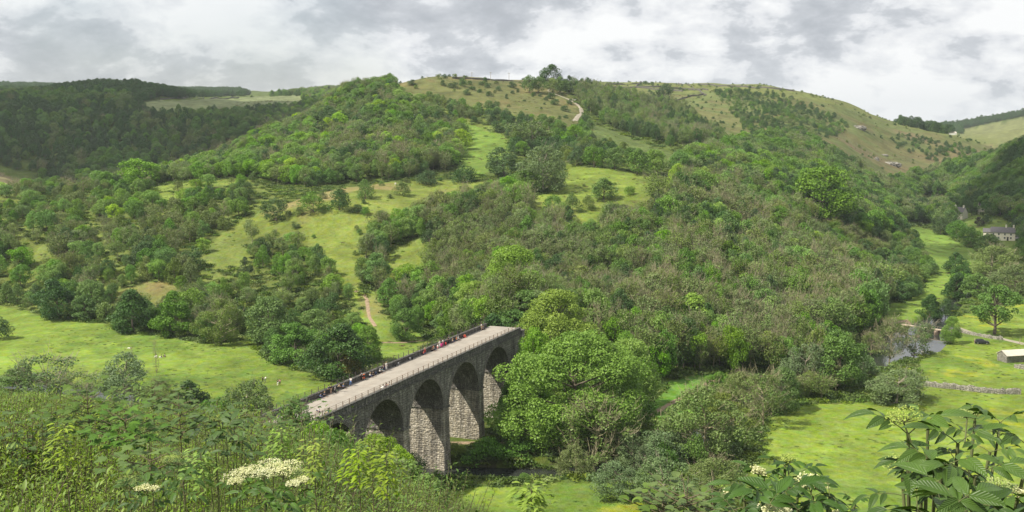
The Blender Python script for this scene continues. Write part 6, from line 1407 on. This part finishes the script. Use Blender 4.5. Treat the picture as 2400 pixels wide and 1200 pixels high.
mass('thicket', 'dense thicket of leafy shrubs clothing the bank below the viewpoint', 'thicket', cat_(X[m], Xu), cat_(Y[m], Yu), cat_(Z[m], Zu), cat_(sx[m], su * 1.15), cat_(sc[m], su), cat_(rzv[m], rng.uniform(0, 6.28, len(Xu))), cat_(idx[m], rng.choice([0, 0, 5, 5, 1, 3], len(Xu))), scol, sink=.02)
# --- elder: pinnate leaves and flat flower heads
ELS = [leaf_shape(.100 * q, .038 * q, 12, f, d_, .03, .42, c_) for q, f, d_, c_ in ((1, .30, .45, .06), (.95, .15, .75, .08), (1.05, .45, .2, .05), (.9, .25, 1.0, .1))]
def elder_leaf(P_, base, d, up, s, r, tone, npair=2):
    """a stalk with paired leaflets and one at the end"""
    d = unit(np.array(d)); u = unit(np.array(up) - d * (np.array(up) @ d)); x = np.cross(d, u); L = .135 * s; pts = []
    for t_ in np.linspace(0, 1, 5): pts.append(base + d * L * t_ - np.array([0, 0, 1]) * L * .28 * t_ * t_)
    P_.w.tube([tuple(q) for q in pts], [.0022 * s, .002 * s, .0017 * s, .0014 * s, .001 * s], 5, False)
    e = unit(pts[-1] - pts[-2]); P_.leaf(ELS[r.randint(4)], pts[-1], e, u, tone, s * r.uniform(.95, 1.15))
    for j in range(npair):
        c = pts[2 + 1 * j] if npair == 2 else pts[3]
        for sg in (-1, 1): P_.leaf(ELS[r.randint(4)], c, unit(x * sg + e * r.uniform(.25, .6) + u * r.uniform(-.15, .15)), unit(u + x * sg * -.15), tone + r.normal() * .06, s * r.uniform(.72, .95) * (.85 if j == 0 else 1))
def umbel(center, w, r, bud=False, tilt=(0, 0, 1), base=None):
    """flat-topped head: fine branching stalks under many tiny flowers"""
    st = MB(); P_ = Plant(); n = np.array(unit(np.array(tilt, float))); a = unit(np.cross(n, (0, 1, .01))); b_ = np.cross(n, a); root = np.array(center) - n * w * .42 if base is None else np.array(base)
    hub = np.array(center) - n * w * .30; st.tube([tuple(root), tuple(hub)], [.0022, .0018], 5, False)
    sh = (np.array([(-.5, 0, 0), (-.15, .5, .05), (.5, .1, 0), (.1, -.5, .05)]), [(0, 1, 2, 3)])
    for i in range(5 + 12):
        an = i * 2.4; rr = w * .5 * (math.sqrt((i + .5) / 17)); c = np.array(center) + (a * math.cos(an) + b_ * math.sin(an)) * rr - n * w * .10 * (rr / (w * .5)) ** 2
        st.tube([tuple(hub), tuple((hub + c) / 2 - n * w * .05), tuple(c - n * .006)], [.0014, .001, .0007], 4, False)
        for j in range(26):
            q = c + (a * r.normal() + b_ * r.normal()) * w * .062 + n * r.uniform(-.006, .006); dd = unit(r.normal(size=3) * .5 + n); P_.leaf(sh, q, np.cross(dd, r.normal(size=3)), dd, r.uniform(.1, 1), (.0048 if not bud else .0030) * r.uniform(.8, 1.3))
    return P_, st
def world(u, v, D): dx, dy, dz = ray(u, v); return np.array([float(dx / dy * D), D, float(dz / dy * D)])
def elder(name, label, nodes, heads, foot, seed, mat=None, lsc=1.0):
    """nodes: (u, v, distance, leaf scale, count); stems run from the foot through the bush to each node"""
    kf = .8 if foot[1] < 4 else .45; r = np.random.RandomState(seed); P_ = Plant(); ground = gz1(*foot); rt = thing(name, label, 'bush', (foot[0], foot[1], ground)); f0 = np.array([foot[0], foot[1], ground]); cen = np.mean([world(*q[:3]) for q in nodes], 0)
    fork = f0 * .45 + cen * .55 - np.array([0, 0, .12]); P_.w.tube([tuple(f0 - (0, 0, .2)), tuple(f0 * .7 + fork * .3 + (.03, .02, 0)), tuple(fork)], [.026 * kf, .02 * kf, .014 * kf], 8)
    for nd in nodes:
        c = world(*nd[:3]); s = nd[3] * lsc; d = unit(c - fork); mid = (fork + c) / 2 + np.array([d[0] * .05, .03 * r.normal(), -.05]); P_.w.tube([tuple(fork), tuple(mid), tuple(c)], [.011 * kf, .007 * kf, .0045 * kf], 7, False)
        ax_ = unit(c - mid + np.array([0, 0, .15]))
        for lvl in range(nd[4]):
            cc = c - ax_ * .075 * lvl * s; a0 = r.uniform(0, 6.28) if lvl % 2 == 0 else a0 + 1.57
            for sg in (0, math.pi):
                e = unit(np.cross(ax_, (math.cos(a0), math.sin(a0), .01))); e = e * math.cos(sg); ld = unit(e + ax_ * r.uniform(.4, .9) * (1.25 if lvl == 0 else .7)); elder_leaf(P_, cc, ld, unit(ax_ * .6 + np.array([0, -.25, .8])), s * r.uniform(.85, 1.12), r, .35 + r.normal() * .2 + (.25 if lvl == 0 else 0))
    off = np.array([foot[0], foot[1], ground]); P_.V = [q - off for q in P_.V]; P_.w.V = [tuple(np.array(q) - off) for q in P_.w.V]
    link_mesh('foliage', P_.crown('elder_leaves', mat or FL['elder']), rt); wm = P_.w.mesh('stems', True); wm.materials.append(M_stem); link_mesh('stems', wm, rt)
    for h in heads:
        u, v, D, wpx = h[:4]; bud = len(h) > 4 and h[4]; c = world(u, v, D); w = wpx * D / FPX; Pu, st = umbel(c, w, r, bud, (r.normal() * .12, -.06, 1), base=(c * .7 + (cen if abs(c[0] - cen[0]) < .5 else c) * .3) - np.array([0, 0, w * .8]))
        Pu.V = [q - off for q in Pu.V]; st.V = [tuple(np.array(q) - off) for q in st.V]; fo = link_mesh('flower_head', Pu.crown('florets', M_bud if bud else M_flower), rt); sm = st.mesh('stalks'); sm.materials.append(M_stem); link_mesh('stalk', sm, fo)
    return rt
elder('elder_bush', 'large-leaved elder close to the camera at bottom right with cream flower heads',
      [(2128, 1018, 2.35, 1.0, 2), (2175, 1000, 2.5, .7, 1), (2285, 985, 2.7, .75, 2), (2345, 990, 2.8, .62, 2), (2245, 1040, 2.3, .78, 3), (2320, 1060, 2.5, .7, 2), (2205, 1098, 2.25, .85, 2), (2285, 1120, 2.2, .95, 2), (2160, 1105, 2.4, .75, 2), (2115, 1120, 2.5, .75, 2),
       (2190, 1160, 2.15, .9, 2), (2255, 1185, 2.1, 1.0, 2), (2320, 1175, 2.2, .9, 2), (2370, 1185, 2.4, .75, 1), (2150, 1195, 2.2, .9, 2), (2210, 1215, 2.0, 1.0, 2), (2300, 1225, 2.0, 1.0, 2), (2415, 1052, 2.3, .8, 1)],
      [(2112, 966, 2.35, 88, True), (2268, 966, 2.7, 44, True), (2105, 1078, 2.5, 78, True), (2155, 1118, 2.3, 64, True), (2345, 1130, 2.3, 82, True), (2405, 1150, 2.3, 60), (2235, 1230, 2.1, 90)], (.95, 2.55), 5, lsc=.72)
elder('elder_bush', 'smaller elder with cream flower heads at the bottom, left of the big elder',
      [(1840, 1092, 2.9, .62, 2), (1872, 1110, 2.8, .6, 2), (1790, 1115, 2.9, .65, 2), (1850, 1140, 2.6, .8, 2), (1905, 1165, 2.7, .7, 2), (1945, 1165, 2.6, .85, 2), (1775, 1150, 2.7, .8, 2), (1815, 1175, 2.5, .85, 2), (1745, 1175, 2.7, .75, 2), (1870, 1195, 2.5, .9, 2), (1725, 1205, 2.6, .8, 2), (1790, 1215, 2.4, .9, 2), (1940, 1215, 2.5, .85, 2), (2005, 1175, 2.9, .35, 2)],
      [(1908, 1122, 2.7, 86), (1822, 1190, 2.45, 84), (1778, 1100, 2.9, 40), (1850, 1072, 2.95, 40, True), (1716, 1150, 2.8, 36), (1968, 1205, 2.6, 36)], (.62, 2.8), 6, lsc=.70)
elder('elder_bush', 'elder with a broad cluster of white flower heads in the foreground left of the viaduct',
      [(600, 1135, 5.1, .9, 2), (640, 1150, 5.0, .9, 2), (690, 1160, 5.0, .8, 2), (560, 1140, 5.2, .8, 2), (720, 1120, 5.3, .7, 1), (620, 1170, 4.9, .9, 2), (660, 1185, 4.8, .9, 2)],
      [(556, 1106, 5.05, 74), (596, 1095, 5.1, 66), (640, 1082, 5.2, 70), (680, 1084, 5.2, 62), (618, 1104, 5.0, 60), (662, 1100, 5.05, 66), (552, 1124, 5.0, 40), (700, 1104, 5.1, 54, True), (706, 1122, 5.0, 40), (688, 1130, 4.95, 36), (640, 1092, 5.15, 60), (575, 1102, 5.1, 60)], (-1.05, 5.2), 7, lsc=.8)
elder('elder_bush', 'tall dark elder shoot with drooping leaves in the thicket left of the viaduct',
      [(520, 962, 6.2, .95, 2), (500, 985, 6.1, .9, 2), (550, 985, 6.1, .9, 2), (480, 1000, 6.1, .8, 2), (570, 1010, 6.0, .85, 2), (530, 1015, 6.0, 1.0, 2), (505, 1040, 5.9, .9, 2), (555, 1045, 5.9, .9, 2)],
      [(515, 978, 6.1, 40, True), (535, 968, 6.15, 30, True)], (-1.6, 6.1), 8, lsc=.75)
elder('elder_bush', 'elder with pale green unopened flower heads at lower left',
      [(410, 1095, 5.6, .8, 2), (440, 1110, 5.5, .8, 2), (380, 1105, 5.6, .8, 2), (320, 1130, 5.3, .7, 2), (345, 1160, 5.2, .8, 2), (290, 1150, 5.3, .7, 2), (425, 1140, 5.3, .8, 2)],
      [(420, 1068, 5.5, 80, True), (300, 1120, 5.3, 52, True), (335, 1140, 5.2, 36), (395, 1072, 5.5, 44, True), (360, 1142, 5.2, 28)], (-1.75, 5.5), 9, lsc=.8)
# --- sycamore saplings with lobed leaves; hazel with round leaves
def lobed(L):
    pr = [(0, 0), (.30, .02), (.22, .18), (.52, .22), (.38, .40), (.60, .62), (.30, .58), (.16, .72), (.12, .84), (0, 1.05)]; pts = [(x_, y_) for x_, y_ in pr] + [(-x_, y_) for x_, y_ in pr[-2:0:-1]]
    V = [(0, .42 * L, 0)] + [(x_ * L, y_ * L, .10 * abs(x_) * L - .22 * L * y_ * y_) for x_, y_ in pts]; n = len(pts); return np.array(V), [(0, 1 + i, 1 + (i + 1) % n) for i in range(n)]
def roundleaf(L):
    n = 14; V = [(0, .5 * L, 0)] + [(.48 * L * math.sin(2 * math.pi * i / n) , .5 * L - .5 * L * math.cos(2 * math.pi * i / n) * (1.12 if abs(i - n / 2) < 1 else 1), .06 * L * math.sin(4 * math.pi * i / n) - .1 * L * (i == n // 2)) for i in range(n)]; return np.array(V), [(0, 1 + i, 1 + (i + 1) % n) for i in range(n)]
def sapling(name, label, u, v, D, hpx, seed, shp, mat, nw=9, wid=.42, tone=.5):
    r = np.random.RandomState(seed); top = world(u, v, D); x, y = top[0], top[1]; g = gz1(x, y); P_ = Plant(); Ht = top[2] - g; vis_h = min(hpx * D / FPX, Ht)
    rt = thing(name, label, 'sapling', (x, y, g)); P_.w.tube([(0, 0, -.1), (.03, .02, Ht * .3), (.02, -.01, Ht * .6), (0, 0, Ht)], [.008, .006, .005, .002], 6)
    for i in range(nw):
        z = Ht - vis_h * (i / nw) ** .85; br = .05 + wid * min(1, .25 + i / nw); 
        for q in range(2):
            a = i * 1.57 + q * math.pi + r.uniform(-.4, .4); d = np.array([math.cos(a), math.sin(a), .45]); n_ = 2 + int(i * .7) if nw < 14 else 2 + i % 2
            if i > 1 and nw < 14: P_.w.tube([(0, 0, z), tuple(unit(d) * br * .8 + (0, 0, z))], [.004, .0015], 4, False)
            for j in range(n_):
                f = (j + .6) / n_; c = np.array([0, 0, z]) + unit(d) * br * f * .8; aa = a + (1 if j % 2 else -1) * r.uniform(.3, 1.2); ld = np.array([math.cos(aa), math.sin(aa), r.uniform(-.25, .35)])
                pe = c + unit(ld) * (.05 if nw < 14 else .008); P_.w.tube([tuple(c), tuple(pe)], [.0012, .0008], 3, False); P_.leaf(shp, pe, ld, (r.normal() * .2, -.15, 1), tone + r.normal() * .15 + (.3 if i < 2 else 0), r.uniform(.75, 1.15))
    link_mesh('foliage', P_.crown('foliage', mat), rt); wm = P_.w.mesh('stem'); wm.materials.append(M_twig); link_mesh('stem', wm, rt); return rt
SY = lobed(.078); HZ = roundleaf(.05)
for u, v, D, hpx, nw, wd_, l in ((203, 884, 8.5, 130, 11, .34, 'tall sycamore sapling on a dark stem at left against the meadow'), (418, 900, 8.0, 120, 10, .30, 'sycamore sapling with pale undersides turned up, right of the tall one'), (355, 868, 13, 80, 10, .55, 'bushy sapling in front of the pale willow'), (292, 935, 7.5, 110, 9, .30, 'sycamore sapling between the two taller ones'),
                      (352, 1030, 6.5, 90, 7, .32, 'low sycamore sapling with big pale leaves at lower left'), (60, 950, 9, 130, 10, .4, 'dark sycamore sapling near the left edge'), (705, 905, 15, 90, 9, .5, 'slim sapling standing in front of the deck at the left'), (610, 945, 12, 90, 9, .45, 'sapling left of the slim one below the deck end')):
    sapling('sycamore_sapling', l, u, v + 22, D, hpx, int(u), SY, FL['syc'], nw, wd_, .45)
sapling('hazel_sapling', 'hazel shoot with round yellow-green leaves at the bottom centre right', 1610, 1150, 5.6, 70, 3, HZ, FL['hazel'], 8, .30, .6); sapling('hazel_sapling', 'lower hazel shoot with round leaves left of its taller twin', 1555, 1175, 5.6, 50, 4, HZ, FL['hazel'], 6, .26, .6); sapling('hazel_sapling', 'hazel shoot right of the taller one at the bottom edge', 1670, 1178, 5.8, 50, 6, HZ, FL['hazel'], 6, .22, .5)
# upright yellowish shoots that break the line of the thicket in front of the viaduct
for u, v, D, hpx, l in ((870, 1035, 6.5, 110, 'yellow-green upright shoot in front of the lowest arch'), (905, 1062, 6.0, 110, 'leafy shoot right of the tallest yellow-green shoot below the arches'), (840, 1060, 6.2, 90, 'leafy shoot left of the tallest yellow-green shoot below the arches'), (1245, 1145, 5.0, 60, 'dark narrow shoot at the bottom centre edge'), (735, 1040, 6.5, 100, 'upright shoot above the white flower heads'), (660, 1010, 7, 90, 'tall thin shoot between the elder and the deck'), (150, 1000, 6.5, 110, 'thin upright shoot in the thicket at far left'), (470, 1060, 6, 90, 'upright shoot right of the pale green flower heads')):
    sapling('leafy_shoot', l, u, v, D, hpx, int(u) + 1, leaf_shape(.048, .017, 4, .3, .5), FL['shrub'], 30, .10, .6)

# ================================================================== AIR
def haze():
    mb = MB(); mb.box(-4500, 4500, -400, 9100, -76, 150); m = bpy.data.materials.new('haze'); m.use_nodes = True; t = NT(m.node_tree); t.n.clear(); o_ = t.new('ShaderNodeOutputMaterial'); v = t.new('ShaderNodeVolumePrincipled')
    v.inputs['Color'].default_value = (.80, .87, .95, 1); v.inputs['Density'].default_value = .00007; v.inputs['Anisotropy'].default_value = .1
    t.link(v.outputs[0], o_.inputs['Volume']); o = mb.obj('haze', m); tag(o, kind='stuff', label='thin pale air haze over the whole dale', cat='haze')
haze()

# cumulus above the far left slope and above the upper valley: unseen, added high out of the picture to cast shade there
def shade_cloud(name, label, poly, seed, alt=900):
    P = np.array(poly, float); sx, sy, sz = sun_dir; k = alt / sz; off = np.array([sx * k, sy * k]); x0, y0 = P.min(0) - 60; x1, y1 = P.max(0) + 60
    X, Y = np.meshgrid(np.arange(x0, x1, 12.), np.arange(y0, y1, 12.)); ins = inpoly(X.ravel(), Y.ravel(), [tuple(q) for q in P]).reshape(X.shape)
    d = polydist(X, Y, np.vstack([P, P[:1]])); sd_ = np.where(ins, d, -d) + vnoise(X, Y, 70) * 60 + vnoise(X, Y, 28) * 26
    f = np.clip(sd_, 0, None); top = np.sqrt(f) * 9 * (1 + .5 * vnoise(X, Y, 60) + .3 * vnoise(X, Y, 25)); bot = -np.minimum(f * .3, 10) + vnoise(X, Y, 40) * np.minimum(f * .1, 4)
    h, w = X.shape; ix = np.arange(h * w).reshape(h, w); V = np.vstack([np.c_[X.ravel() + off[0], Y.ravel() + off[1], alt + top.ravel()], np.c_[X.ravel() + off[0], Y.ravel() + off[1], alt + bot.ravel()]])
    c = (f > 0); cell = c[:-1, :-1] | c[1:, :-1] | c[:-1, 1:] | c[1:, 1:]; a, b, cc, dd = ix[:-1, :-1][cell], ix[:-1, 1:][cell], ix[1:, 1:][cell], ix[1:, :-1][cell]
    F = np.vstack([np.stack([a, b, cc, dd], 1), np.stack([a, dd, cc, b], 1) + h * w]); m, t, bb = new_mat('cloud_white'); bb.inputs['Base Color'].default_value = (.9, .9, .9, 1); bb.inputs['Roughness'].default_value = 1
    tr = t.new('ShaderNodeBsdfTranslucent'); tr.inputs[0].default_value = (.9, .9, .9, 1); mx = t.new('ShaderNodeMixShader'); mx.inputs[0].default_value = .3; t.link(bb.outputs[0], mx.inputs[1]); t.link(tr.outputs[0], mx.inputs[2]); m2 = t.new('ShaderNodeMixShader'); m2.inputs[0].default_value = .5; tp = t.new('ShaderNodeBsdfTransparent'); t.link(mx.outputs[0], m2.inputs[1]); t.link(tp.outputs[0], m2.inputs[2]); mx = m2; t.link(mx.outputs[0], t.n['Material Output'].inputs[0])
    me = np_mesh(name, V, F, smooth=True); bm = bmesh.new(); bm.from_mesh(me); bmesh.ops.delete(bm, geom=[v for v in bm.verts if not v.link_faces], context='VERTS'); bmesh.ops.remove_doubles(bm, verts=bm.verts[:], dist=.01); bm.to_mesh(me); bm.free()
    o = link_mesh(name, me, None, [m]); tag(o, kind='structure')
shade_cloud('shade_cloud', '', [(-1100, 860), (-330, 830), (-190, 850), (-120, 960), (-150, 1150), (-250, 1330), (-1100, 1450)], 1)
shade_cloud('shade_cloud', '', [(185, 545), (240, 520), (420, 600), (560, 760), (500, 930), (330, 860), (235, 720)], 2)
